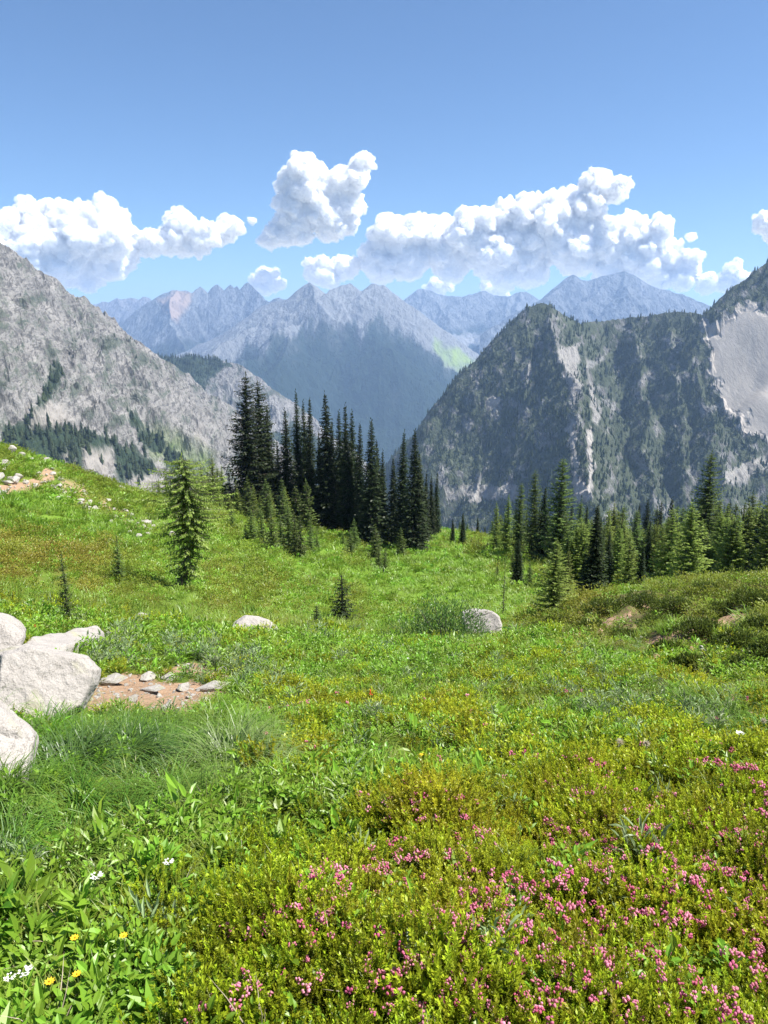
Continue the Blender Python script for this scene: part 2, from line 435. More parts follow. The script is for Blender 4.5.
granite = mountain_mat('granite_slope', 300, (.185, .178, .17), (.325, .308, .288), (.032, .05, .03), (.35, .32, .285), (.12, .17, .05), .55, tilt=-.6)
put_mountain('mountain', 'pale grey granite mountainside with dark forest strips at its foot', granite, res, dict(forest=fo_l, scree=scr, grass=gr))
FOREST_PTS.append((forest_points(V, F_, np.where(V[:, 2] > -600, dark ** 2, 0), 1 / 110., 3), (13, 19)))
FOREST_PTS.append((forest_points(V, F_, np.where(V[:, 2] > -500, np.clip(fo_l - .42 - dark, 0, 1) * (1 - scr), 0), 1 / 260., 4), (4, 10)))

# --- knob with a wooded top and a pale slab, behind the left mountain
res = massif(
    [(110, 352, 3300), (150, 358, 3300), (168, 357, 3300), (190, 356, 3300), (208, 360, 3300), (226, 365, 3250), (244, 371, 3200), (262, 383, 3150), (280, 398, 3100), (296, 410, 3100), (315, 428, 3150), (340, 450, 3200), (380, 480, 3300), (420, 520, 3350)],
    [[(226, 365, 3250), (232, 400, 3080), (240, 440, 2900), (245, 490, 2700)], [(262, 383, 3150), (272, 425, 2980), (280, 470, 2800)], [(208, 360, 3300), (204, 400, 3120), (212, 450, 2900)], [(190, 356, 3300), (180, 400, 3080)]],
    (2500, 3900), 300, 240, k=.9, amp=(60, 220), fine=(24, 60), warp=(50, 200), seed=2, jag=1.0, keep=.4)
V, F_, pu, pv, tt = res
dk = poly_mask(pu, pv, [(100, 340), (185, 345), (212, 352), (228, 366), (206, 375), (200, 395), (202, 420), (196, 430), (140, 400)], 3, 4, .1, 3)
dk = np.maximum(dk, poly_mask(pu, pv, [(200, 440), (236, 420), (250, 440), (300, 430), (360, 480), (300, 540), (210, 500)], 7, 8, .08, 5) * .8)
fo_k = np.clip(.36 + .3 * fbm(np.stack([pu * .06, pv * .06, pu * 0], 1), 4) + dk, 0, 1)
scr = poly_mask(pu, pv, [(197, 405), (203, 400), (206, 440), (214, 470), (204, 462)], 2, 3, .1, 8)
slab = mountain_mat('slab_rock', 340, (.19, .185, .18), (.30, .29, .28), (.032, .048, .03), (.34, .32, .3), (.1, .15, .06), .6)
put_mountain('mountain', 'small rocky knob with a wooded top and pale slab face', slab, res, dict(forest=fo_k, scree=scr))
FOREST_PTS.append((forest_points(V, F_, np.where(V[:, 2] > -900, np.clip(dk, 0, 1) ** 2, 0), 1 / 170., 5), (14, 22)))
FOREST_PTS.append((forest_points(V, F_, np.where(V[:, 2] > -900, np.clip(fo_k - .4, 0, 1) * (1 - dk), 0), 1 / 900., 6), (7, 13)))

# --- right: the dark wooded mountain with its prow, gully and talus fan
TALUS = [(704, 322), (716, 330), (728, 318), (745, 305), (764, 310), (800, 300), (860, 420), (800, 470), (760, 436), (742, 436), (744, 418), (726, 410), (716, 390), (708, 350)]
def talus(u, v): return poly_mask(u, v, TALUS, 2.5, 4, .08, 3)
res = massif(
    [(350, 520, 2900), (380, 474, 2850), (400, 456, 2800), (420, 437, 2750), (440, 418, 2700), (455, 401, 2620), (470, 382, 2540), (485, 363, 2460), (497, 349, 2400), (505, 335, 2360), (512, 322, 2330), (520, 313, 2300), (530, 306, 2280),
     (540, 302, 2260), (550, 305, 2260), (560, 312, 2280), (570, 319, 2330), (580, 323, 2400), (600, 321, 2480), (625, 318, 2500), (650, 316, 2480), (680, 312, 2440), (700, 313, 2400), (706, 316, 2380), (713, 306, 2370), (720, 298, 2350), (735, 286, 2340), (750, 276, 2350), (768, 262, 2370),
     (820, 225, 2420), (900, 180, 2500), (1050, 120, 2600), (1200, 80, 2700)],
    [[(550, 304, 2260), (560, 345, 2090), (572, 392, 1880), (584, 432, 1680), (588, 470, 1500), (590, 520, 1300)], [(584, 432, 1680), (576, 470, 1560), (572, 500, 1450)],
     [(512, 322, 2330), (495, 380, 2180), (480, 440, 2020), (470, 500, 1850)], [(470, 382, 2540), (450, 440, 2350), (440, 500, 2150)], [(530, 306, 2280), (530, 360, 2120), (525, 420, 1950), (520, 490, 1750)],
     [(630, 318, 2500), (640, 360, 2300), (646, 410, 2080), (650, 470, 1800), (655, 520, 1600)], [(690, 312, 2420), (694, 350, 2260), (700, 400, 2060), (715, 440, 1900), (722, 500, 1650)], [(665, 314, 2460), (672, 360, 2260), (680, 420, 2020), (690, 490, 1750)],
     [(880, 190, 2480), (890, 330, 2250), (880, 440, 1950)]],
    (1250, 2950), 640, 400, k=1.2, amp=(40, 220), fine=(15, 50), warp=(34, 180), seed=3, jag=1.2, dv=2, calm=lambda u, v: 1 - .97 * talus(u, v), keep=.25)
V, F_, pu, pv, tt = res
tal = poly_mask(pu, pv, TALUS, 3.5, 9, .09, 3)
tal = np.maximum(tal, poly_mask(pu, pv, [(485, 402), (494, 395), (502, 399), (496, 408), (488, 408)], 2, 3, .1, 4) * .9)
strk = np.zeros(len(V))
for k, pl in enumerate([[(568, 428), (573, 420), (575, 445), (577, 470), (578, 486), (573, 488), (572, 460)], [(589, 425), (592, 428), (593, 450), (592, 484), (588, 486), (589, 455)],
                        [(574, 486), (592, 484), (592, 500), (574, 500)], [(556, 350), (576, 345), (582, 372), (582, 395), (572, 412), (566, 380)],
                        [(584, 352), (594, 385), (602, 405), (600, 425), (592, 420), (588, 390)], [(445, 490), (475, 484), (520, 486), (520, 500), (445, 502)],
                        [(700, 486), (730, 470), (768, 455), (768, 470), (735, 486)]]):
    strk = np.maximum(strk, poly_mask(pu, pv, pl, 1.6, 3, .12, 30 + k) * (.9 if k < 3 else .4))
up = slope_up(V, F_, len(V))
fo_r = .56 + .62 * fbm(np.stack([pu * .06, pv * .06, pu * 0 + 4], 1), 6, gain=.68) + .12 * (up - .6)
fo_r = np.clip(fo_r * (1 - tal) * (1 - strk), 0, 1)
dkr = mountain_mat('dark_slope', 320, (.17, .168, .165), (.34, .335, .32), (.042, .056, .027), (.50, .455, .405), (.09, .13, .04), .75)
put_mountain('mountain', 'dark wooded mountain with a rocky prow and pale talus fan', dkr, res, dict(forest=fo_r, scree=np.maximum(tal, strk * .8)))
FOREST_PTS.append((forest_points(V, F_, np.where((V[:, 2] > -620), np.clip(fo_r - .25, 0, 1) ** 1.3, 0), 1 / 60., 7), (8, 18)))

# --- centre: hazy forested mountain with bare summits
res = massif(
    [(60, 420, 8200), (110, 380, 8000), (160, 362, 7900), (200, 347, 7800), (240, 327, 7700), (262, 308, 7600), (272, 303, 7500), (290, 300, 7400), (297, 299, 7350), (302, 293, 7300), (306, 291, 7300), (310, 284, 7250), (313, 287, 7250), (318, 290, 7250), (325, 297, 7250), (333, 295, 7250), (341, 294, 7250), (346, 289, 7200), (350, 285, 7200), (354, 288, 7200), (361, 293, 7200), (366, 290, 7200), (370, 287, 7200), (375, 286, 7200), (378, 289, 7200),
     (384, 289, 7200), (394, 297, 7250), (404, 304, 7300), (418, 312, 7350), (430, 322, 7400), (450, 335, 7450), (470, 350, 7500), (490, 368, 7550), (510, 385, 7600), (560, 420, 7700)],
    [[(310, 285, 7250), (300, 312, 6950), (285, 335, 6700), (262, 365, 6400), (240, 400, 6100)], [(352, 287, 7200), (362, 315, 6900), (372, 345, 6600), (385, 390, 6200)], [(375, 287, 7200), (398, 318, 6950), (425, 350, 6700), (450, 390, 6450)], [(310, 285, 7250), (328, 315, 6950), (335, 345, 6650), (330, 390, 6250)]],
    (5000, 8300), 440, 330, k=.78, amp=(70, 620), fine=(26, 150), warp=(110, 520), keep=.5, seed=4, auto=9, jag=1.2, spur_len=(.35, .6))
V, F_, pu, pv, tt = res
bare = smooth(.64, .84, tt + .22 * fbm(np.stack([pu * .07, pv * .022, pu * 0 + 8], 1), 5, gain=.65))
for k, pl in enumerate([[(280, 345), (294, 330), (302, 350), (290, 362)], [(326, 340), (348, 312), (354, 325), (336, 356)], [(388, 402), (398, 390), (400, 398), (392, 408)]]):
    bare = np.maximum(bare, poly_mask(pu, pv, pl, 5, 7, .1, 50 + k) * .55)
grn = poly_mask(pu, pv, [(432, 340), (452, 348), (474, 362), (468, 374), (448, 366), (436, 352)], 3, 4, .08, 55)
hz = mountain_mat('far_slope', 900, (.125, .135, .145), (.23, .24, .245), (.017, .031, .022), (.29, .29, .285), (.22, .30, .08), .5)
put_mountain('mountain', 'hazy blue forested mountain with bare pointed summits', hz, res, dict(forest=np.clip(1.05 - bare * .85 - grn, 0, 1), scree=np.clip(bare - .75, 0, 1) * 1.5, grass=grn))
FOREST_PTS.append((forest_points(V, F_, np.where(V[:, 2] > -900, np.clip(.95 - bare - grn, 0, 1), 0), 1 / 2600., 8), (16, 30)))

# --- spired ridge behind it, with a reddish summit
res = massif(
    [(40, 372, 10200), (80, 352, 10100), (105, 336, 10000), (120, 324, 9900), (133, 316, 9800), (142, 309, 9800), (150, 303, 9700), (158, 299, 9700), (165, 296, 9700), (175, 293, 9700), (186, 292, 9650), (193, 294, 9600), (195.5, 299, 9600), (200, 288, 9600), (203, 290, 9600), (208, 297, 9600), (212, 291, 9600), (217, 286, 9600), (220.5, 291, 9600), (224.5, 296, 9600),
     (228, 290, 9600), (231, 287, 9600), (234.5, 294, 9600), (237, 287, 9600), (240, 297, 9600), (243, 288, 9600), (247, 284, 9600), (251, 286, 9600), (255, 293, 9600), (258.5, 300, 9600), (262, 306, 9600), (270, 303, 9600), (280, 300, 9500), (300, 305, 9400), (330, 320, 9300)],
    [], (7600, 10700), 360, 280, k=1.05, amp=(75, 600), fine=(30, 150), warp=(110, 520), keep=.5, seed=5, auto=12, jag=1.6, spur_len=(.35, .6))
V, F_, pu, pv, tt = res
fo_s = np.clip(smooth(.75, .5, tt + .12 * fbm(np.stack([pu * .04, pv * .04, pu * 0], 1), 4)), 0, 1)
red = poly_mask(pu, pv, [(158, 300), (176, 290), (193, 292), (190, 305), (176, 322), (168, 315)], 3, 3, .1, 60)
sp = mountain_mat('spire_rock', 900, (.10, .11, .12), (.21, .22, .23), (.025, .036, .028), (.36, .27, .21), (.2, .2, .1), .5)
put_mountain('mountain', 'far ridge of rock spires beside a reddish summit', sp, res, dict(forest=fo_s * .9, scree=red))

# --- farthest pale range
res = massif(
    [(30, 330, 12800), (70, 312, 12700), (85, 310, 12600), (95, 306, 12600), (103, 303, 12600), (110, 304, 12600), (116, 299, 12600), (124, 301, 12600), (130, 299, 12600), (138, 301, 12600), (144, 298, 12600), (152, 302, 12600), (170, 308, 12600), (220, 325, 12600)],
    [], (11400, 13400), 180, 130, k=.8, amp=(70, 600), fine=(30, 150), warp=(110, 520), keep=.5, seed=6, auto=8, jag=1.6, spur_len=(.35, .6))
put_mountain('mountain', 'farthest pale range above the spired ridge', sp, res, dict(forest=np.clip(.4 - res[4] * .4, 0, 1), scree=np.clip(res[4] - .6, 0, 1) * .5))

# --- ranges right of centre
res = massif(
    [(360, 325, 11500), (395, 308, 11400), (404, 303, 11300), (409, 298, 11300), (414, 294, 11200), (421, 290, 11200), (430, 292, 11200), (439, 296, 11200), (447, 298, 11200), (454, 298, 11200), (462, 299, 11200), (469, 297, 11200), (475, 295, 11200), (479, 293, 11200), (486, 293, 11200), (494, 297, 11200), (506, 298, 11100), (513, 296, 11100), (519, 294, 11100),
     (526, 294, 11100), (534, 298, 11100), (541, 302, 11100), (560, 308, 11100), (620, 320, 11000)],
    [], (8800, 12200), 280, 240, k=.75, amp=(80, 650), fine=(30, 160), warp=(120, 560), keep=.5, seed=7, auto=11, jag=1.2, spur_len=(.4, .7))
V, F_, pu, pv, tt = res
snow = poly_mask(pu, pv, [(444, 338), (470, 333), (490, 338), (476, 346), (455, 344)], 2, 3, .1, 70)
put_mountain('mountain', 'row of hazy peaks in the gap between the near mountains', sp if False else hz, res, dict(forest=np.clip(smooth(.85, .55, tt) - snow, 0, 1) * .9, scree=snow))
res = massif(
    [(480, 335, 9800), (515, 318, 9700), (535, 308, 9600), (549, 298, 9600), (554, 294, 9600), (561, 285, 9500), (567, 280, 9500), (571, 277, 9500), (576, 279, 9500), (582, 283, 9500), (587, 284, 9500), (593, 281, 9500), (600, 279, 9500), (608, 277, 9500), (616, 275, 9500), (624, 274, 9500), (634, 278, 9500), (642, 283, 9500), (650, 287, 9500), (662, 291, 9500), (674, 295, 9500), (690, 300, 9500),
     (709, 307, 9500), (740, 318, 9500), (800, 335, 9500)],
    [[(571, 277, 9500), (565, 300, 9200), (560, 330, 8900)], [(622, 275, 9500), (615, 300, 9200), (600, 330, 8900)], [(622, 275, 9500), (650, 305, 9150), (680, 335, 8850)]],
    (7800, 10600), 320, 240, k=.8, amp=(80, 650), fine=(30, 160), warp=(120, 560), keep=.5, seed=8, auto=9, jag=1.2, spur_len=(.4, .6))
V, F_, pu, pv, tt = res
put_mountain('mountain', 'broad far peak with two summits above the wooded mountain', sp, res, dict(forest=np.clip(smooth(.72, .4, tt) + .25 * smooth(640, 700, pu), 0, 1) * .9))

# --- valley floor out to the ranges
vf = mesh_np('valley_floor', [(-14500, -2500, FLOOR_Z), (14500, -2500, FLOOR_Z), (14500, 15500, FLOOR_Z), (-14500, 15500, FLOOR_Z)], np.array([[0, 1, 2, 3]]))
m = Mat('valley_forest'); m.principled(m.ramp(m.noise(.002, 6), [(.3, (.02, .035, .02)), (.7, (.05, .07, .03))]), .95)
tag(link('valley', vf, m.m), 'forested valley floor far below the meadow', 'valley', kind='structure')

# --- haze: one closed box of even air, its top just over the highest mountain, clouds and sky outside it
def box_mesh(name, lo, hi):
    x0, y0, z0 = lo; x1, y1, z1 = hi
    v = [(x0, y0, z0), (x1, y0, z0), (x1, y1, z0), (x0, y1, z0), (x0, y0, z1), (x1, y0, z1), (x1, y1, z1), (x0, y1, z1)]
    return mesh_np(name, v, np.array([[0, 3, 2, 1], [4, 5, 6, 7], [0, 1, 5, 4], [1, 2, 6, 5], [2, 3, 7, 6], [3, 0, 4, 7]]))
m = Mat('haze_air')
pvn = m.n('VolumePrincipled', Density=HAZE_D, Anisotropy=.15); pvn.inputs['Color'].default_value = (.42, .63, 1, 1)
m.t.links.new(pvn.outputs[0], m.out.inputs['Volume'])
top = max(max((o.matrix_world @ Vector(c)).z for c in o.bound_box) for o in bpy.data.objects if o.type == 'MESH')
HAZE_TOP = top + 30
tag(link('haze', box_mesh('haze', (-15000, -3000, FLOOR_Z - 4), (15000, 16000, HAZE_TOP)), m.m), 'thin blue haze filling the valley air', 'haze', kind='stuff')
print('HAZE_TOP', HAZE_TOP)
# ------------------------------------------------------------------ cumulus clouds beyond the ranges, outside the haze box
def ico(sub):
    import bmesh
    bm = bmesh.new(); bmesh.ops.create_icosphere(bm, subdivisions=sub, radius=1)
    v = np.array([x.co[:] for x in bm.verts]); f = np.array([[y.index for y in x.verts] for x in bm.faces]); bm.free()
    return v, f
_icoV, _icoF = ico(3)
cm = Mat('cloud_vapour')
cloud_mat = cm.principled((.79, .79, .79), 1.0, None, 0.0, Subsurface_Weight=1.0, Subsurface_Radius=(1, 1, 1), Subsurface_Scale=420.0)

fm = Mat('cloud_mist')
fv = fm.n('VolumePrincipled', Density=1 / 110., Anisotropy=.2); fv.inputs['Color'].default_value = (1, 1, 1, 1)
fm.t.links.new(fv.outputs[0], fm.out.inputs['Volume']); fringe_mat = fm.m

def cloud(name, label, blobs, dist, seed, base=None, vox=1.0, wisp=6):
    """blobs: (u, v, radius) in photo pixels, placed as metre-sized billows at their distance"""
    rng = np.random.default_rng(seed); k = dist / F * 1.02
    pts = []
    c0 = at(*np.mean([b[:2] for b in blobs], 0), dist)
    for u, v, r in blobs:
        p = np.array(at(u, v, dist)); R = r * k
        p = p + np.array([0, rng.uniform(-.35, .35) * R, 0])
        pts.append((p, R * .86))
        for _ in range(int(9 + r * .55)):
            d = rng.normal(size=3); d /= np.linalg.norm(d); d[2] = d[2] * .8 + .15; d[1] -= .25
            r1 = R * rng.uniform(.22, .42); q = p + d * R * rng.uniform(.72, .92)
            pts.append((q, r1))
            for _ in range(5):
                e = rng.normal(size=3); e /= np.linalg.norm(e); e[1] -= .2
                pts.append((q + e * r1 * .9, r1 * rng.uniform(.28, .48)))
    if base is not None:
        zb = base
        for i, (p, R) in enumerate(pts):
            lim = at(p[0] / k + CX, zb, dist)[2]
            if p[2] - R < lim: p[2] += (lim - (p[2] - R)) * .55
    for _ in range(wisp):                       # loose scraps round the edge
        p, R = pts[rng.integers(len(pts))]
        d = rng.normal(size=3); d[1] *= .3; d /= np.linalg.norm(d)
        pts.append((p + d * (R * rng.uniform(.85, .95) + k * rng.uniform(0, 1.0)), k * rng.uniform(.9, 2.4)))
    c0 = np.array(c0)
    V = np.concatenate([_icoV * R + (p - c0) for p, R in pts]); n = len(_icoV)
    Fc = np.concatenate([_icoF + i * n for i in range(len(pts))])
    me = mesh_np(name, V, Fc, True)
    tmp = bpy.data.objects.new('tmp', me); COL.objects.link(tmp)
    md = tmp.modifiers.new('r', 'REMESH'); md.mode = 'VOXEL'; md.voxel_size = vox * k; md.use_smooth_shade = True
    dg = bpy.context.evaluated_depsgraph_get()
    m2 = bpy.data.meshes.new_from_object(tmp.evaluated_get(dg))
    bpy.data.objects.remove(tmp); bpy.data.meshes.remove(me)
    nv = len(m2.vertices); co_ = np.empty(nv * 3, np.float32); m2.vertices.foreach_get('co', co_); co_ = co_.reshape(-1, 3)
    no = np.empty(nv * 3, np.float32); m2.vertices.foreach_get('normal', no); no = no.reshape(-1, 3)
    q = (co_ + c0) / k
    wv = np.stack([fbm(q * .11 + 40 + 13 * j, 4, gain=.6) for j in range(3)], 1)
    co_ = co_ + (wv * np.array([5.5, 3.0, 4.0]) * k).astype(np.float32)      # torn and folded, not round
    d = 2.6 * fbm(q * .09, 4) + 2.6 * fbm(q * .3 + 5, 4, gain=.65) - .4
    m2.vertices.foreach_set('co', (co_ + no * (d * k)[:, None]).astype(np.float32).ravel()); m2.update()
    m2.name = name
    o = link(name, m2, cloud_mat); o.location = c0
    m3 = m2.copy(); m3.materials.clear(); m3.name = 'fringe'
    d = d + 1.5 + 3.6 * np.clip(fbm(q * .17 + 21, 5, gain=.62), -.3, 1)
    m3.vertices.foreach_set('co', (co_ + no * (d * k)[:, None]).astype(np.float32).ravel()); m3.update()
    link("fringe", m3, fringe_mat, o)
    return tag(o, label, 'cloud', 'white cumulus clouds over the ranges')

cloud('cloud', 'wide lumpy white cloud behind the crest of the pale granite mountain', [(14, 240, 22), (38, 226, 20), (54, 232, 24), (46, 258, 24), (72, 262, 22), (96, 240, 28), (84, 222, 13), (110, 224, 15), (108, 258, 22), (86, 272, 18), (60, 274, 15), (124, 248, 14), (122, 232, 11), (-20, 246, 26)], 20500, 1)
cloud('cloud', 'low white cloud drifting between the wide lumpy cloud and the tall horned cloud', [(150, 245, 12), (168, 240, 14), (182, 226, 14), (184, 240, 16), (204, 236, 13), (222, 230, 12), (236, 228, 9), (148, 250, 8), (215, 240, 8), (252, 222, 3.5), (198, 248, 9)], 20500, 2, base=259)
cloud('cloud', 'tall white cloud with a horn leaning up into open blue sky', [(300, 180, 17), (312, 175, 14), (294, 195, 16), (312, 208, 22), (296, 220, 19), (330, 218, 20), (344, 208, 16), (340, 190, 15), (352, 182, 13), (360, 170, 11), (366, 161, 7), (276, 234, 13), (346, 224, 11), (268, 243, 8), (300, 234, 12), (328, 230, 12), (286, 238, 9)], 20000, 3, base=246)
cloud('cloud', 'biggest white cloud bank stretching along the skyline', [(318, 272, 14), (345, 267, 13), (374, 256, 16), (395, 240, 20), (420, 236, 20), (380, 268, 16), (410, 262, 20), (440, 240, 22), (450, 262, 20), (470, 238, 22), (496, 228, 22), (490, 258, 22), (520, 218, 18), (525, 240, 24), (545, 214, 17), (560, 205, 14), (556, 232, 24), (580, 200, 13), (592, 186, 11), (600, 180, 8), (588, 210, 15), (612, 192, 12), (622, 186, 8), (530, 268, 20),
      (575, 255, 22), (600, 245, 20), (626, 240, 20), (650, 238, 18), (640, 262, 18), (610, 268, 18), (668, 258, 14), (690, 262, 11), (660, 278, 12), (684, 278, 12), (706, 284, 10), (724, 282, 10), (734, 270, 8), (738, 280, 8), (330, 280, 9), (690, 238, 3), (505, 275, 15)], 21500, 4, wisp=8, base=300)
cloud('cloud', 'tiny round cloud just above the rock spires', [(258, 283, 8), (267, 278, 10), (275, 284, 9), (266, 288, 8)], 21000, 5, base=295, wisp=4)
cloud('cloud', 'small puff just above the hazy peaks in the gap', [(438, 288, 9), (446, 284, 8), (430, 290, 6)], 23500, 6, base=299, wisp=4)
cloud('cloud', 'small low puff half hidden by the peaks beside the prow mountain summit', [(494, 289, 8), (486, 286, 6), (502, 292, 6)], 23500, 8, base=299, wisp=0)
cloud('cloud', 'cut off puff beside the picture edge above the talus', [(764, 224, 9), (776, 228, 13), (790, 226, 14)], 20500, 7, wisp=3)
# ------------------------------------------------------------------ instancing of uncountable plants on points
def source(name, me):
    return bpy.data.objects.new(name, me)          # never linked to the scene: only read by the nodes

def scatter(name, label, cat, P, yaw, scale, tint, sources, tilt=None, lean=None):
    """one object whose vertices carry copies of the source meshes"""
    me = bpy.data.meshes.new(name); me.vertices.add(len(P)); me.vertices.foreach_set('co', np.asarray(P, np.float32).ravel())
    rot = np.zeros((len(P), 3), np.float32)
    if tilt is not None: rot[:, :2] = tilt
    rot[:, 2] = yaw
    a = me.attributes.new('rot', 'FLOAT_VECTOR', 'POINT'); a.data.foreach_set('vector', rot.ravel())
    sc = np.asarray(scale, np.float32)
    if sc.ndim == 1: sc = np.repeat(sc[:, None], 3, 1)
    a = me.attributes.new('size', 'FLOAT_VECTOR', 'POINT'); a.data.foreach_set('vector', sc.astype(np.float32).ravel())
    vattr(me, 'tint', tint)
    a = me.attributes.new('pick', 'INT', 'POINT'); a.data.foreach_set('value', RNG.integers(0, len(sources), len(P)).astype(np.int32))
    o = link(name, me); tag(o, label, cat, kind='stuff')
    g = bpy.data.node_groups.new(name, 'GeometryNodeTree')
    g.interface.new_socket('Geometry', in_out='INPUT', socket_type='NodeSocketGeometry')
    g.interface.new_socket('Geometry', in_out='OUTPUT', socket_type='NodeSocketGeometry')
    N = g.nodes.new; L = g.links.new
    gi, go = N('NodeGroupInput'), N('NodeGroupOutput')
    jn = N('GeometryNodeJoinGeometry')
    for s in reversed(sources):
        oi = N('GeometryNodeObjectInfo'); oi.inputs['Object'].default_value = s; oi.inputs['As Instance'].default_value = True
        L(oi.outputs['Geometry'], jn.inputs[0])
    ip = N('GeometryNodeInstanceOnPoints'); ip.inputs['Pick Instance'].default_value = True
    L(gi.outputs[0], ip.inputs['Points']); L(jn.outputs[0], ip.inputs['Instance'])
    for nm, typ, sock in (('rot', 'FLOAT_VECTOR', 'Rotation'), ('size', 'FLOAT_VECTOR', 'Scale'), ('pick', 'INT', 'Instance Index')):
        na = N('GeometryNodeInputNamedAttribute'); na.data_type = typ; na.inputs['Name'].default_value = nm
        L(na.outputs['Attribute'], ip.inputs[sock])
    L(ip.outputs[0], go.inputs[0])
    md = o.modifiers.new('scatter', 'NODES'); md.node_group = g
    return o

# far conifers: ragged little spires 1 m tall, scaled to the tree
def spire_mesh(seed):
    rng = np.random.default_rng(seed); V = []; Fc = []
    tiers = 6
    for k in range(tiers):
        z0 = .06 + .88 * k / tiers; z1 = z0 + .26; r = .19 * (1 - k / tiers) ** .85 + .02
        n = 7; b = len(V); ph = rng.random() * 6
        for j in range(n):
            a = ph + 2 * PI * j / n; rr = r * rng.uniform(.6, 1.25)
            V.append((rr * math.cos(a), rr * math.sin(a), z0 + rng.uniform(-.05, .03)))
        V.append((0, 0, min(1, z1)))
        for j in range(n): Fc.append((b + j, b + (j + 1) % n, b + n))
    return mesh_np('spire', V, np.array(Fc))
m = Mat('far_conifer')
c = m.mix(m.rnd(), (.022, .032, .020), (.060, .078, .040))
far_con = m.leaf(c, .15, 0)
_sp = []
for k in range(4):
    me = spire_mesh(k); me.materials.append(far_con); _sp.append(source('spire', me))
PP, SS = [], []
for p, (h0, h1) in FOREST_PTS:
    rng = np.random.default_rng(len(p))
    h = h0 + (h1 - h0) * rng.random(len(p)) ** 1.6
    PP.append(p - np.array([0, 0, .4])); SS.append(np.stack([h * rng.uniform(.8, 1.3, len(p)), h * rng.uniform(.8, 1.3, len(p)), h], 1))
PP = np.concatenate(PP); SS = np.concatenate(SS)
print('FAR TREES', [len(p) for p, _ in FOREST_PTS])
scatter('forest', 'dark conifer forest covering the mountain faces', 'forest', PP, RNG.random(len(PP)) * 6.28, SS, RNG.random(len(PP)), _sp)
# ------------------------------------------------------------------ conifers: tapered trunk + crown of drooping, needle-clad boughs
def tube(pts, radii, n=7):
    pts = np.asarray(pts, float); V = []; Fc = []
    for i, (p, r) in enumerate(zip(pts, radii)):
        t = pts[min(i + 1, len(pts) - 1)] - pts[max(i - 1, 0)]; t /= np.linalg.norm(t) + 1e-9
        a = np.cross(t, [.3, .9, .1]); a /= np.linalg.norm(a) + 1e-9; b = np.cross(t, a)
        for k in range(n):
            th = 2 * PI * k / n; V.append(p + r * (math.cos(th) * a + math.sin(th) * b))
    for i in range(len(pts) - 1):
        for k in range(n): Fc.append((i * n + k, i * n + (k + 1) % n, (i + 1) * n + (k + 1) % n, (i + 1) * n + k))
    return np.array(V), np.array(Fc)

class Quads:
    """leaf-shaped quads: base, side, tip, side"""
    def __init__(s): s.V = []; s.A = []
    def add(s, p, d, side, L, W, tip):
        m = p + d * (L * .5)
        s.V.append(np.stack([p, m + side * (W * .5), p + d * L, m - side * (W * .5)])); s.A.append([tip] * 4)
    def mesh(s, name):
        V = np.concatenate(s.V); me = mesh_np(name, V, np.arange(len(V)).reshape(-1, 4))
        vattr(me, 'tip', np.concatenate(s.A)); return me

def unit(v): return v / (np.linalg.norm(v) + 1e-9)

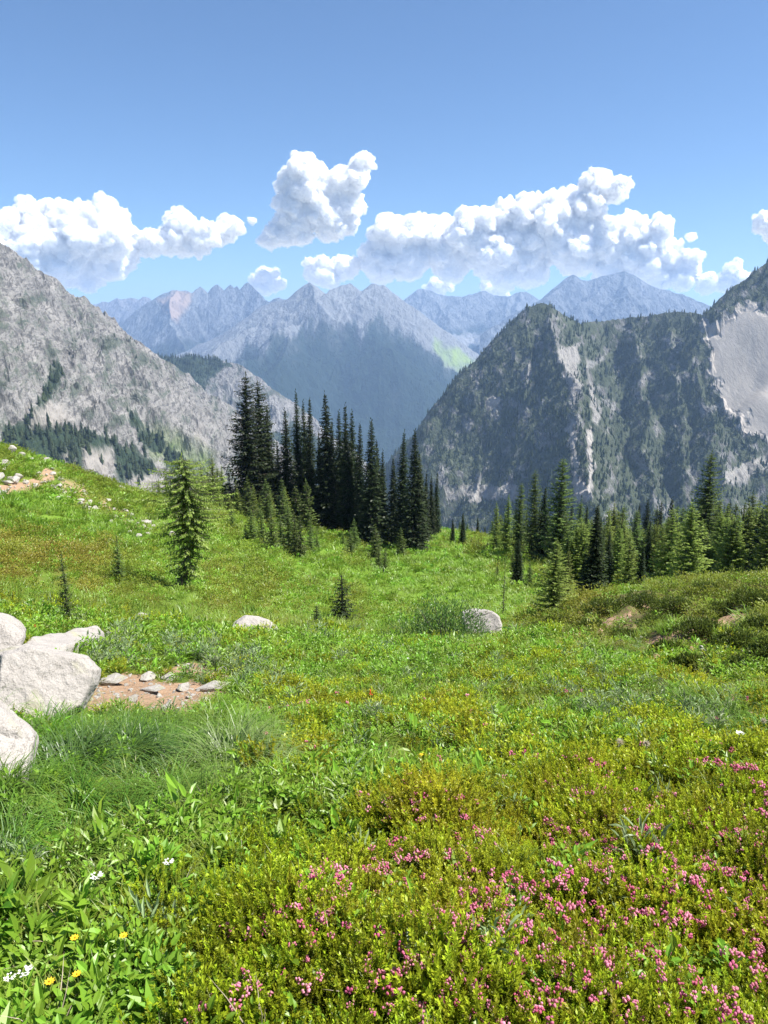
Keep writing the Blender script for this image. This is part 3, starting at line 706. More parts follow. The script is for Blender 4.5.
def conifer(seed, H, R, z0=.04, droop=.35, whorl=.34, per=7, spray=.30, dens=1.0, power=.85, ragged=.3, bend=None, hang=.25, trunk_r=None, profile=None, gaps=0.0):
    rng = np.random.default_rng(seed)
    zs = np.linspace(0, 1, 12)
    if bend is None:
        ph = rng.random() * 6; w_ = H * .006
        axis = np.stack([w_ * np.sin(ph + zs * 5), w_ * np.cos(ph * 2 + zs * 4), zs * H], 1)
    else:
        axis = np.stack([np.interp(zs, bend[0], bend[1]), np.interp(zs, bend[0], bend[1]) * .2, zs * H], 1)
    def ax(z): return np.array([np.interp(z, axis[:, 2], axis[:, k]) for k in range(3)])
    tr = trunk_r or H * .014
    V, Fc = tube(axis, tr * (1 - zs) ** .8 + .008)
    # root flare
    V[:7, :2] = axis[0, :2] + (V[:7, :2] - axis[0, :2]) * 1.5
    V[:7, 2] -= .3
    VV, FF = [V], [Fc]; nb = len(V)
    q = Quads(); z = H * z0; a0 = rng.random() * 6
    while z < H * .985:
        f = z / H
        rad = R * (profile(f) if profile else (1 - f) ** power) + .03
        n = max(3, int(per * (.45 + .55 * min(1, rad / R)) + rng.random()))
        for k in range(n):
            if rng.random() < gaps: continue
            a = a0 + 2 * PI * (k + rng.uniform(-.3, .3)) / n
            L = rad * rng.uniform(1 - ragged, 1 + ragged * .5)
            o = np.array([math.cos(a), math.sin(a), 0]); zb = z + rng.uniform(-.5, .5) * whorl
            base = ax(min(zb, H))
            dr = droop * rng.uniform(.6, 1.3) * (1.25 - .9 * f)
            sz = spray * (.42 + .58 * min(1, 1.6 * (1 - f))); steps = max(2, int(L / (sz * .52) * dens))
            for j in range(steps):
                s = (j + .6) / steps
                p = base + o * (L * s) + np.array([0, 0, -dr * L * s + .22 * L * s * s])
                side = np.array([-o[1], o[0], 0])
                for sg in ((-1, 1) if s < .9 else (-1, 0, 1)):
                    d = unit(o * (.55 + .4 * s) + side * sg * rng.uniform(.5, 1.0) + np.array([0, 0, -hang * rng.uniform(.3, 1.6) + .18 * s]) + rng.normal(size=3) * .12)
                    nn = unit(np.cross(d, unit(np.array([0, 0, 1]) + rng.normal(size=3) * .45)))
                    ln = sz * rng.uniform(.65, 1.15) * (1.05 - .35 * s)
                    q.add(p, d, nn, ln, ln * rng.uniform(.34, .5), s)
                if j % 2 == 0:                  # hanging sprays fill the bough
                    d = unit(np.array([0, 0, -1]) + o * .35 + rng.normal(size=3) * .3)
                    q.add(p, d, unit(np.cross(d, o + rng.normal(size=3) * .4)), sz * .8, sz * .3, s * .5)
            # bough wood
            if L > .3:
                bp = np.array([base, base + o * L * .5 + np.array([0, 0, -dr * L * .5 + .05 * L]), base + o * L * .92 + np.array([0, 0, -dr * L * .92 + .19 * L])])
                v, fc = tube(bp, [tr * .22 * (1 - f) + .008, tr * .12 * (1 - f) + .006, .004], 3)
                VV.append(v); FF.append(fc + nb); nb += len(v)
        a0 += 1.1; z += whorl * rng.uniform(.8, 1.2) * (1 - .45 * f)
    # leader
    top = ax(H)
    for k in range(6):
        d = unit(np.array([0, 0, 1]) + rng.normal(size=3) * .3)
        q.add(top - np.array([0, 0, .1 * k * spray * 4]), d, unit(np.cross(d, rng.normal(size=3))), spray * .7, spray * .22, .9)
    trunk = mesh_np('trunk', np.concatenate(VV), np.concatenate(FF), True)
    return trunk, q.mesh('crown'), H

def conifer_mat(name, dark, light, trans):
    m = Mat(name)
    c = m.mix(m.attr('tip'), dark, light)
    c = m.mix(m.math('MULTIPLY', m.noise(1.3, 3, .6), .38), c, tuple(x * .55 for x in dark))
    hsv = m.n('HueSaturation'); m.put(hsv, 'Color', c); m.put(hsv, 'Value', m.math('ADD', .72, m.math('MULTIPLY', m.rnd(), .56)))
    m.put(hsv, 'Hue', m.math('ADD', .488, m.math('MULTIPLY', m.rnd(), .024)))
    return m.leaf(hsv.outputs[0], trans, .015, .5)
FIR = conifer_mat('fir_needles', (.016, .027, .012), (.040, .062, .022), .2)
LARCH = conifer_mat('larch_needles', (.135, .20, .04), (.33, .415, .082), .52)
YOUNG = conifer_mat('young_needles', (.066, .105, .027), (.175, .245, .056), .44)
m = Mat('bark'); BARK = m.principled(m.ramp(m.noise(9, 5, .7), [(.3, (.05, .04, .032)), (.7, (.17, .14, .115))]), .95, m.bump(m.noise(14, 5), .8, .03))

_protos = {}
def proto(kind):
    if kind in _protos: return _protos[kind]
    out = []
    if kind == 'spire':
        for k in range(5): out.append(conifer(100 + k, 15, (1.85, 1.6, 2.1, 1.7, 1.95)[k], .03, .45, .30, 11, .56, 1.35, .8, .35, hang=.35))
        mt = FIR
    elif kind == 'broad':
        for k in range(2): out.append(conifer(120 + k, 17, (3.4, 3.0)[k], .05, .25, .38, 11, .66, 1.3, .55, .55, hang=.35, gaps=.12))
        mt = FIR
    elif kind == 'larch':
        for k in range(5): out.append(conifer(140 + k, 8, (1.8, 1.55, 2.0, 1.4, 1.7)[k], .05, .12, .27, 9, .37, 1.25, .72, .45, hang=.2, gaps=.1))
        mt = LARCH
    elif kind == 'oldlarch':
        for k in range(2): out.append(conifer(160 + k, 14, (2.8, 2.4)[k], .08, .15, .36, 10, .52, 1.25, .55, .5, hang=.25, gaps=.12))
        mt = YOUNG
    elif kind == 'young':
        for k in range(4): out.append(conifer(170 + k, 3.2, (.8, .68, .9, .72)[k], .04, .1, .18, 8, .22, 1.1, .8, .4, hang=.2))
        mt = YOUNG
    elif kind == 'sapling':
        for k in range(2): out.append(conifer(180 + k, 1.1, .27, .05, .25, .09, 7, .09, 1.2, .75, .35, hang=.3, trunk_r=.014))
        mt = FIR
    elif kind == 'thin':
        for k in range(2): out.append(conifer(190 + k, 2.2, .27, .12, .15, .14, 5, .12, .9, .5, .5, hang=.3, gaps=.2, trunk_r=.02))
        mt = YOUNG
    elif kind == 'lone':
        prof = lambda f: np.interp(f, [0, .12, .22, .40, .52, .62, .74, .88, 1], [.14, .30, .46, .50, .62, .92, 1.0, .84, .28])
        out.append(conifer(200, 6.2, 1.95, .06, .5, .19, 11, .29, 1.1, 1, .55, bend=([0, .12, .3, .6, 1], [-.48, -.22, .12, .16, .0]), hang=.95, profile=prof, trunk_r=.15, gaps=.16))
        mt = LARCH
    for t, c, h in out:
        t.materials.append(BARK); c.materials.append(mt)
    _protos[kind] = out; return out

NAMES = dict(spire='fir_tree', broad='fir_tree', larch='larch_tree', oldlarch='larch_tree', young='young_conifer', sapling='fir_sapling', thin='larch_sapling', lone='larch_tree')
CATS = dict(spire='fir tree', broad='fir tree', larch='larch tree', oldlarch='larch tree', young='young conifer', sapling='sapling', thin='sapling', lone='larch tree')
_count = {}
def plant(kind, base, height, label, group=None, var=None, wide=1.0, yaw=None):
    ps = proto(kind)
    k = _count.get(kind, 0); _count[kind] = k + 1
    t, c, h = ps[(k if var is None else var) % len(ps)]
    root = bpy.data.objects.new(NAMES[kind], None); COL.objects.link(root)
    root.empty_display_size = .3
    root.location = base; s = height / h
    root.scale = (s * wide, s * wide, s); root.rotation_euler.z = random.uniform(0, 6.28) if yaw is None else yaw
    tag(root, label, CATS[kind], group)
    link('trunk', t, None, root); link('crown', c, None, root)
    return root

TREE_SPOTS = []
def tree_at(kind, u, vtop, vbase=None, r=None, label='', group=None, **kw):
    """base on the ground seen at (u, vbase), or at distance r when other things hide it; height from its top"""
    if r is None: p = ground_at(u, vbase); r = math.hypot(p.x, p.y)
    else:
        dx, dy, _ = ray(u, vbase or 560); p = Vector((dx * r, dy * r, gz(dx * r, dy * r)))
    top = at(u, vtop, r).z
    h = max(.4, top - p.z)
    p.z -= .04
    TREE_SPOTS.append((p.x, p.y, h))
    return plant(kind, p, h * 1.0, label, group, **kw)

ORD = ['first', 'second', 'third', 'fourth', 'fifth', 'sixth', 'seventh', 'eighth', 'ninth', 'tenth', 'eleventh', 'twelfth', 'thirteenth', 'fourteenth', 'fifteenth', 'sixteenth', 'seventeenth', 'eighteenth', 'nineteenth', 'twentieth',
       'twenty first', 'twenty second', 'twenty third', 'twenty fourth', 'twenty fifth', 'twenty sixth', 'twenty seventh', 'twenty eighth', 'twenty ninth', 'thirtieth', 'thirty first', 'thirty second', 'thirty third', 'thirty fourth', 'thirty fifth', 'thirty sixth', 'thirty seventh', 'thirty eighth', 'thirty ninth', 'fortieth']

# the lone larch on the near slope
tree_at('lone', 190, 455, 590, label='lone shaggy larch with a curved trunk standing apart on the near slope', yaw=0.0)

# the clump of tall dark firs
tree_at('broad', 253, 374, r=96, label='broad bushy fir, tallest and westernmost of the dark clump', group='tall dark firs of the central clump', var=0)
tree_at('broad', 264, 381, r=99, label='bushy fir leaning against the broad westernmost fir of the clump', group='tall dark firs of the central clump', var=1)
SPIRES = [(272, 404, 100, 1), (289, 409, 97, .95), (300.5, 391, 100, .75), (307, 401, 103, .72), (313, 397.5, 99, .75), (321.5, 431, 97, .8), (328, 392.5, 95, 1.0), (334, 420, 101, .8), (341, 411, 97, .85), (347.6, 404, 94, .95), (353.7, 411, 98, .85), (361, 423, 93, .85),
      (371.6, 419.5, 87, 1.05), (382.5, 450, 93, .9), (393, 457, 92, .9), (403, 431, 88, .95), (414, 430, 83, 1.05), (425, 472, 92, .9), (430.5, 475, 98, .8), (436, 472, 101, .8), (281, 440, 104, .9), (418.5, 455, 86, .9), (377, 440, 96, .9), (346, 430, 103, .9)]
for i, (u, vt, r, wd) in enumerate(sorted(SPIRES)):
    tree_at('spire', u, vt, r=r, wide=wd, label=f'narrow dark fir, {ORD[i]} spire counted rightward from the broad bushy firs', group='tall dark firs of the central clump')
# young trees at the foot of the clump
YT = [(249, 477, 522), (267, 479, 528), (283, 479, 530), (297, 486, 532), (307, 480, 535), (232, 504, 527), (252, 506, 545), (262, 508, 546), (272, 508, 553), (281, 516, 548), (289, 503, 552), (295, 512, 556), (301, 515, 560), (246, 524, 543), (311, 520, 556), (354, 518, 552), (343, 531, 548), (350, 530, 556),
      (375, 524, 560), (379, 545, 570), (385, 547, 573), (401, 528, 557), (398, 546, 558), (262, 532, 541), (317, 532, 552)]
for i, (u, vt, vb) in enumerate(sorted(YT)):
    tree_at('young', u, vt, vb, label=f'young conifer, {ORD[i]} rightward along the fringe below the dark firs', group='young conifers fringing the clump', wide=random.uniform(.9, 1.2))
# larches between the lone larch and the clump
LT = [(164, 478, 104), (171, 469, 100), (179, 474, 108), (200, 470, 112), (206, 462, 108), (212, 468, 112), (217, 456, 110), (222, 466, 106), (226, 465, 104), (233, 472, 100), (239, 476, 104), (243, 484, 96), (229, 482, 97), (208, 480, 103), (186, 484, 109), (158, 486, 108), (276, 470, 104), (294, 478, 103), (240, 488, 92), (247, 480, 95), (256, 484, 90), (272, 490, 92), (287, 486, 94), (300, 492, 96), (221, 478, 92), (213, 486, 96), (231, 492, 88), (175, 484, 98), (168, 490, 100), (262, 494, 88)]
for i, (u, vt, r) in enumerate(sorted(LT)):
    tree_at('larch', u, vt, r=r, label=f'soft green larch, {ORD[i]} rightward in the row behind the lone shaggy larch', group='larches behind the lone larch', wide=random.uniform(.95, 1.25))
# single small trees on the meadow
tree_at('young', 120, 533, 584, label='spindly young larch between the lone shaggy larch and the thin stick of a sapling', wide=.75)
tree_at('young', 69, 548, 628, label='thin stick of a sapling behind the flat pale slab', wide=.5)
tree_at('sapling', 342, 574, 624, label='small dark fir sapling alone on the meadow edge', wide=1.25)
tree_at('sapling', 317, 604, 626, label='knee high fir seedling beside the small dark fir sapling', wide=1.4)
tree_at('young', 245, 562, 579, label='low scrubby conifer seedling alone on open grass', wide=1.3)
tree_at('thin', 503, 562, 618, label='bare thin sapling behind the white boulder at the meadow lip', wide=.5)

# trees at the lower end of the meadow, right of the clump
MT = [('spire', 452, 518, 545, 1.1), ('spire', 462, 512, 546, 1.2), ('young', 471, 536, 552, 1), ('young', 478, 538, 553, 1), ('young', 487, 540, 556, 1.1), ('larch', 495, 502, 556, .8), ('larch', 506, 495, 558, .9), ('oldlarch', 518, 482, 560, .8), ('oldlarch', 532, 470, 562, .85), ('spire', 542.5, 487, 566, 1.2),
      ('oldlarch', 557, 457, 566, 1.0), ('spire', 517, 538, 586, 1.5), ('young', 512, 552, 572, 1.1), ('young', 529, 560, 588, 1), ('young', 497, 562, 578, .8), ('larch', 553, 538, 612, 1.2), ('larch', 566, 548, 604, 1.0), ('young', 485, 553, 566, .9), ('young', 520, 566, 583, .8)]
for i, (k, u, vt, vb, wd) in enumerate(sorted(MT, key=lambda t: t[1])):
    what = dict(spire='dark fir', young='small young conifer', larch='feathery larch', oldlarch='tall old larch')[k]
    tree_at(k, u, vt, vb if vb > 570 else None, None if vb > 570 else 92 - (u - 450) * .2, wide=wd, label=f'{what}, {ORD[i]} rightward from the clump along the meadow end', group='trees round the lower meadow end')
tree_at('spire', 594, 504, r=36, wide=1.45, label='dark full fir in front of the larches behind the rough bank', group='trees behind the rough bank')
tree_at('larch', 688, 500, r=38, wide=1.25, label='bright green larch standing foremost on the rough bank', group='trees behind the rough bank', var=0)
tree_at('larch', 668.5, 506, r=46, wide=1.05, label='second bright larch close behind the foremost bright green larch', group='trees behind the rough bank', var=2)
tree_at('oldlarch', 701, 452, r=78, wide=1.0, label='tallest larch towering behind the foremost bright green larch', group='trees behind the rough bank', var=0)
rg = random.Random(5)
RT = []
for j in range(104):
    u = 560 + (j + rg.random()) * 2.2
    rr = rg.choice([50, 56, 62, 70, 80, 92, 105])
    env = np.interp(u, [560, 580, 611, 640, 660, 722, 745, 768, 800], [500, 515, 506, 522, 512, 506, 500, 494, 490])
    vt = env + abs(rg.gauss(0, 1)) * 19 + (6 if rr < 60 else 0)
    RT.append((u, vt, rr))
RT += [(611, 502, 80), (619, 509, 72), (641, 528, 70), (722, 503, 74), (743, 503, 70), (754, 497, 66), (762, 494, 60), (579, 516, 82), (730, 515, 58), (655, 520, 66)]
for i, (u, vt, rr) in enumerate(sorted(RT)):
    k = rg.choices(['larch', 'young', 'spire'], [.72, .18, .10])[0]
    what = dict(spire='dark fir', young='dull green young conifer', larch='pale green larch')[k]
    tree_at(k, u, vt, r=rr, wide=rg.uniform(.9, 1.3), label=f'{what} in the crowded band of trees behind the rough bank', group=f'crowded {what}s behind the rough bank')
# trees further down the valley side, seen between the others
for j in range(46):
    u = 440 + j * 7.3 + rg.uniform(-3, 3); rr = rg.uniform(115, 200)
    vt = np.interp(u, [440, 500, 560, 640, 768], [524, 508, 500, 500, 488]) + abs(rg.gauss(0, 9))
    tree_at('spire' if rg.random() < .35 else 'oldlarch', u, vt, r=rr, wide=rg.uniform(.9, 1.3), label='conifer standing down the valley side beyond the meadow end', group='conifers down the valley side')
# ------------------------------------------------------------------ rocks
def granite_mat(name, base, dark, lichen=.35):
    m = Mat(name); p = m.objco()
    c = m.mix(m.ramp(m.noise(3.5, 5, .6, p), [(.35, 0.0), (.7, 1.0)]), base, tuple(x * .80 for x in base))
    c = m.mix(m.ramp(m.noise(75, 3, .7, p), [(.56, 0.0), (.68, .75)]), c, dark)
    c = m.mix(m.ramp(m.noise(160, 2, .6, p), [(.58, 0.0), (.7, .4)]), c, (.75, .72, .68))
    c = m.mix(m.math('MULTIPLY', m.ramp(m.noise(2.2, 6, .65, p, .6), [(.55, 0.0), (.66, 1.0)]), lichen), c, (.33, .33, .14))
    c = m.mix(m.math('MULTIPLY', m.ramp(m.noise(1.4, 5, .7, p, 1.0), [(.60, 0.0), (.72, 1.0)]), .5), c, (.30, .22, .16))
    vo = m.n('TexVoronoi', dict(feature='DISTANCE_TO_EDGE'), Scale=1.7); m.put(vo, 'Vector', m.n('VectorMath', dict(operation='ADD')).outputs[0])
    va = vo.inputs['Vector'].links[0].from_node; m.put(va, 0, p); m.put(va, 1, m.n('TexNoise', Scale=2.5, Detail=5).outputs['Color'])
    crack = m.ramp(vo.outputs['Distance'], [(.0, 0.0), (.012, 1.0)]); c = m.mix(m.math('MULTIPLY', m.math('SUBTRACT', 1.0, crack), .55), c, (.10, .085, .07))
    h = m.math('ADD', m.noise(6, 6, .65, p), m.math('MULTIPLY', m.noise(60, 4, .6, p), .18))
    return m.principled(c, .85, m.bump(h, .55, .06), .25)
GRANITE = granite_mat('pale_granite', (.345, .318, .29), (.13, .12, .112))
STONE = granite_mat('weathered_stone', (.37, .345, .31), (.17, .16, .15), .5)

def chisel(pts, name, seed, cuts=5, rough=.02, bevel=.03):
    """an angular block: the hull of the points, its edges chipped, its faces roughened"""
    import bmesh
    bm = bmesh.new()
    for p in pts: bm.verts.new(p)
    bmesh.ops.convex_hull(bm, input=bm.verts[:])
    bmesh.ops.delete(bm, geom=[v for v in bm.verts if not v.link_faces], context='VERTS')
    bmesh.ops.dissolve_limit(bm, angle_limit=.12, verts=bm.verts[:], edges=bm.edges[:])
    sz = np.ptp(np.array([v.co[:] for v in bm.verts]), axis=0).max()
    bmesh.ops.bevel(bm, geom=bm.edges[:], offset=bevel * sz, segments=2, profile=.6, affect='EDGES', clamp_overlap=True)
    bmesh.ops.triangulate(bm, faces=bm.faces[:])
    for _ in range(cuts):
        long = [e for e in bm.edges if e.calc_length() > sz * .022]
        if not long or len(bm.verts) > 26000: break
        bmesh.ops.subdivide_edges(bm, edges=long, cuts=1)
        bmesh.ops.triangulate(bm, faces=[f for f in bm.faces if len(f.verts) > 3])
    bm.normal_update()
    co_ = np.array([v.co[:] for v in bm.verts]); no_ = np.array([v.normal[:] for v in bm.verts])
    q = co_ / sz
    d = fbm(q * 2.2 + seed * 3.1, 4, ridged=True) * rough + fbm(q * 9 + seed, 4, ridged=True, gain=.6) * rough * .55
    step = np.clip(np.abs(noise3(q * np.array([1.2, 1.2, 3.4]) + seed * 1.7)) * 9, 0, 1) - 1      # a few split lines
    co_ = co_ + no_ * ((d + step * rough * .9) * sz)[:, None]
    for v, c_ in zip(bm.verts, co_): v.co = c_
    me = bpy.data.meshes.new(name); bm.to_mesh(me); bm.free()
    return me

def outline_rock(name, label, poly, r, depth, lean=.25, seed=0, mat=None, rough=.02, front=.84):
    """an angular boulder whose silhouette is given as photo positions at distance r, with its own thickness"""
    P = np.array(poly, float); c = P.mean(0); rng = np.random.default_rng(seed)
    ctr = np.array(at(c[0], c[1], r)); k = np.linalg.norm(ctr) / F; vd = unit(ctr)
    ex = unit(np.array([vd[1], -vd[0], 0])); ez = np.cross(ex, vd); ez = ez if ez[2] > 0 else -ez
    pts = []
    for sc_, dp, jit in ((front, -1.0, .06), (1.0, -.25, .02), (.98, .35, .03), (.62, 1.1, .1)):
        for x, y in P - c:
            X, Y = x * k * sc_ * (1 + rng.normal() * jit), -y * k * sc_ * (1 + rng.normal() * jit)
            pts.append(ctr + ex * X + ez * Y + vd * (dp * depth + lean * Y))
    pts = np.array(pts); o0 = np.array([pts[:, 0].mean(), pts[:, 1].mean(), pts[:, 2].min()])
    o = link(name, chisel(pts - o0, name, seed, 7, rough), mat or GRANITE); o.location = o0
    return tag(o, label, 'boulder' if 'boulder' in name else 'rock')

b0 = ground_at(45, 722); r0 = math.hypot(b0.x, b0.y)
outline_rock('boulder', 'big pale angular boulder split from its neighbour by a dark crack', [(10, 651), (22, 647), (36, 648), (50, 655), (61, 662), (72, 666), (82, 667), (90, 680), (86, 692), (78, 702), (74, 711), (62, 712), (50, 715), (30, 722), (14, 727), (4, 712), (8, 690), (12, 675), (9, 662)], r0 + .15, .34, .30, 1)
outline_rock('boulder', 'rounded pale boulder cut by the picture edge above the dark crack', [(-60, 640), (-40, 624), (-14, 620), (4, 623), (14, 631), (20, 640), (8, 651), (5, 662), (7, 676), (2, 690), (-4, 706), (-30, 716), (-58, 700)], r0 + .95, .4, .30, 2)
outline_rock('boulder', 'low pale boulder in the grass beneath the big angular boulder', [(-50, 720), (-20, 706), (2, 708), (15, 726), (29, 746), (24, 756), (19, 768), (17, 785), (0, 794), (-40, 800)], math.hypot(*ground_at(14, 778).xy) + .15, .34, .45, 3)
def flat_slab(name, label, top, lift, thick, seed):
    """a slab lying on the ground, its upper face outlined by photo positions"""
    rng = np.random.default_rng(seed); pts = []
    for u, v in top:
        dx, dy, t = ray(u, v); rs = np.linspace(3, 30, 1500); zg = ground_z(dx * rs, dy * rs, False) + lift
        k = int(np.argmax(t * rs <= zg)); p = np.array([dx * rs[k], dy * rs[k], t * rs[k] + rng.normal() * .012]); pts.append(p)
    pts = np.array(pts); c = pts.mean(0)
    low = (pts - c) * np.array([1.06, 1.06, 1]) + c - np.array([0, 0, thick])
    al = np.concatenate([pts, low]); o0 = np.array([c[0], c[1], al[:, 2].min()])
    o = link(name, chisel(al - o0, name, seed, 7, .012, .012), GRANITE); o.location = o0
    return tag(o, label, 'rock')
flat_slab('slab', 'long flat pale slab lying behind the big angular boulder', [(20, 646), (34, 637), (62, 632), (96, 627), (102, 631), (93, 639), (66, 646), (44, 652), (26, 651)], .16, .30, 4)
outline_rock('rock', 'broad pale rock on the meadow left of the small fir sapling', [(226, 630), (236, 621), (246, 616), (258, 618), (270, 622), (277, 630), (272, 638), (240, 640), (228, 637)], math.hypot(*ground_at(252, 636).xy) + .1, .24, .5, 5)
outline_rock('boulder', 'smooth cream boulder beside the round willow bush at the meadow lip', [(462, 614), (474, 610), (490, 611), (498, 616), (502, 626), (500, 640), (496, 650), (468, 650)], math.hypot(*ground_at(484, 640).xy) + .35, .22, .2, 6, front=.9)

def stone_mesh(seed, flat=.5, cuts=5):
    rng = np.random.default_rng(seed); p = rng.normal(size=(15, 3)); p /= np.linalg.norm(p, axis=1)[:, None]
    p *= rng.uniform(.75, 1.05, (15, 1)) * np.array([1, rng.uniform(.55, .85), flat])
    return chisel(p, 'rock', seed, cuts, .014, .03)
_stones = [stone_mesh(300 + k, (.5, .62, .35, .45, .7)[k]) for k in range(5)]
for s in _stones: s.materials.append(STONE)
def stone(u, v, wpx, label, group=None, k=0, yaw=None, tall=1.0, name='rock'):
    p = ground_at(u, v); d = p.length; s = wpx * d / F / 2
    o = bpy.data.objects.new(name, _stones[k % 5]); COL.objects.link(o)
    if d > 40: s *= 1.45
    o.location = p + Vector((0, 0, s * (.55 if d > 25 else .2))); o.scale = (s, s, s * tall)
    o.rotation_euler = (random.uniform(-.2, .2), random.uniform(-.2, .2), random.uniform(0, 6) if yaw is None else yaw)
    return tag(o, label, 'rock', group)
g = 'flat stones on the bare soil'
stone(110, 684, 36, 'flat pale stone at the near end of the bare reddish soil', g, 2, 0.2, .5)
stone(148, 680, 24, 'upright grey stone in the middle of the bare reddish soil', g, 0, 1.2)
stone(167, 680, 22, 'dark topped flat stone next to the upright grey stone', g, 2, 0.1, .6)
stone(184, 690, 24, 'pale blocky stone between flat stones on bare soil', g, 3)
stone(211, 691, 38, 'long pointed pale stone ending the bare reddish soil', g, 2, .3, .45)
stone(166, 711, 18, 'small white stone below the other stones on bare soil', g, 1)
stone(152, 693, 30, 'tan flat stone at the centre of bare soil', g, 2, 0, .4)
stone(134, 702, 14, 'smallest reddish stone on the bare soil', g, 4)
stone(188, 668, 17, 'tan stone at the far upper rim of the bare soil', g, 3)
stone(222, 672, 20, 'grey stone in sparse grass above the long pointed stone', g, 0)
stone(128, 664, 15, 'pale stone on the upper soil rim close to the big boulder', g, 1)
stone(205, 704, 15, 'half buried stone just below the long pointed stone', g, 4)
stone(57, 727, 15, 'brown wedge stone propped under the big angular boulder', None, 4, .5, 1.5)
stone(152, 634, 13, 'whitish rock beyond the bare soil, larger of two', 'pale rocks beyond the soil', 1)
stone(162, 641, 9, 'whitish rock beyond the bare soil, smaller of two', 'pale rocks beyond the soil', 0)
stone(139, 618, 17, 'low pale rock in heather above the whitish rocks', 'pale rocks on the slope', 2)
stone(117, 612, 12, 'pale pebble sized rock left of the low pale rock', 'pale rocks on the slope', 3)
stone(7, 605, 13, 'pale rock at the picture edge above the boulders', 'pale rocks on the slope', 3)
stone(262, 602, 8, 'tiny pale rock above the broad pale rock', 'pale rocks on the slope', 1)
stone(112, 636, 26, 'flat grey rock touching the end of the pale slab', None, 2, .2, .6)
stone(173, 537, 7, 'tan rock on green slope left of the lone larch', None, 1)
stone(322, 512, 9, 'white rock under the dark firs', None, 4)
stone(268, 752, 9, 'white pebble in the grass beside the sedge', None, 0)
stone(742, 612, 16, 'tan stone sticking out of the rough bank', 'stones on the rough bank', 3)
stone(700, 652, 14, 'tan stone low on the rough bank', 'stones on the rough bank', 1)
stone(640, 640, 12, 'grey stone in the shrubs of the rough bank', 'stones on the rough bank', 0)
g2 = 'rubble strewn below the trail on the green slope'
rk = random.Random(3)
for j in range(58):
    t = rk.random(); u = 40 + 112 * t + rk.gauss(0, 5); v = 478 + 50 * t ** 1.1 + rk.gauss(0, 5) + 6
    stone(u, v, rk.uniform(2.0, 6.5), 'pale rubble rock on the green slope below the trail', g2, rk.randrange(5))
for j in range(12):
    stone(rk.uniform(-2, 24), rk.uniform(466, 488), rk.uniform(3, 9), 'pale rock heaped beside the trail on the slope', 'rocks heaped beside the trail', rk.randrange(5))
for u, v, w_ in ((12, 452, 9), (22, 456, 6), (47, 462, 8), (32, 459, 5), (72, 470, 5), (122, 490, 9)):
    stone(u, v + 2, w_, 'pale rock on the skyline of the green slope', 'rocks on the slope skyline', rk.randrange(5))
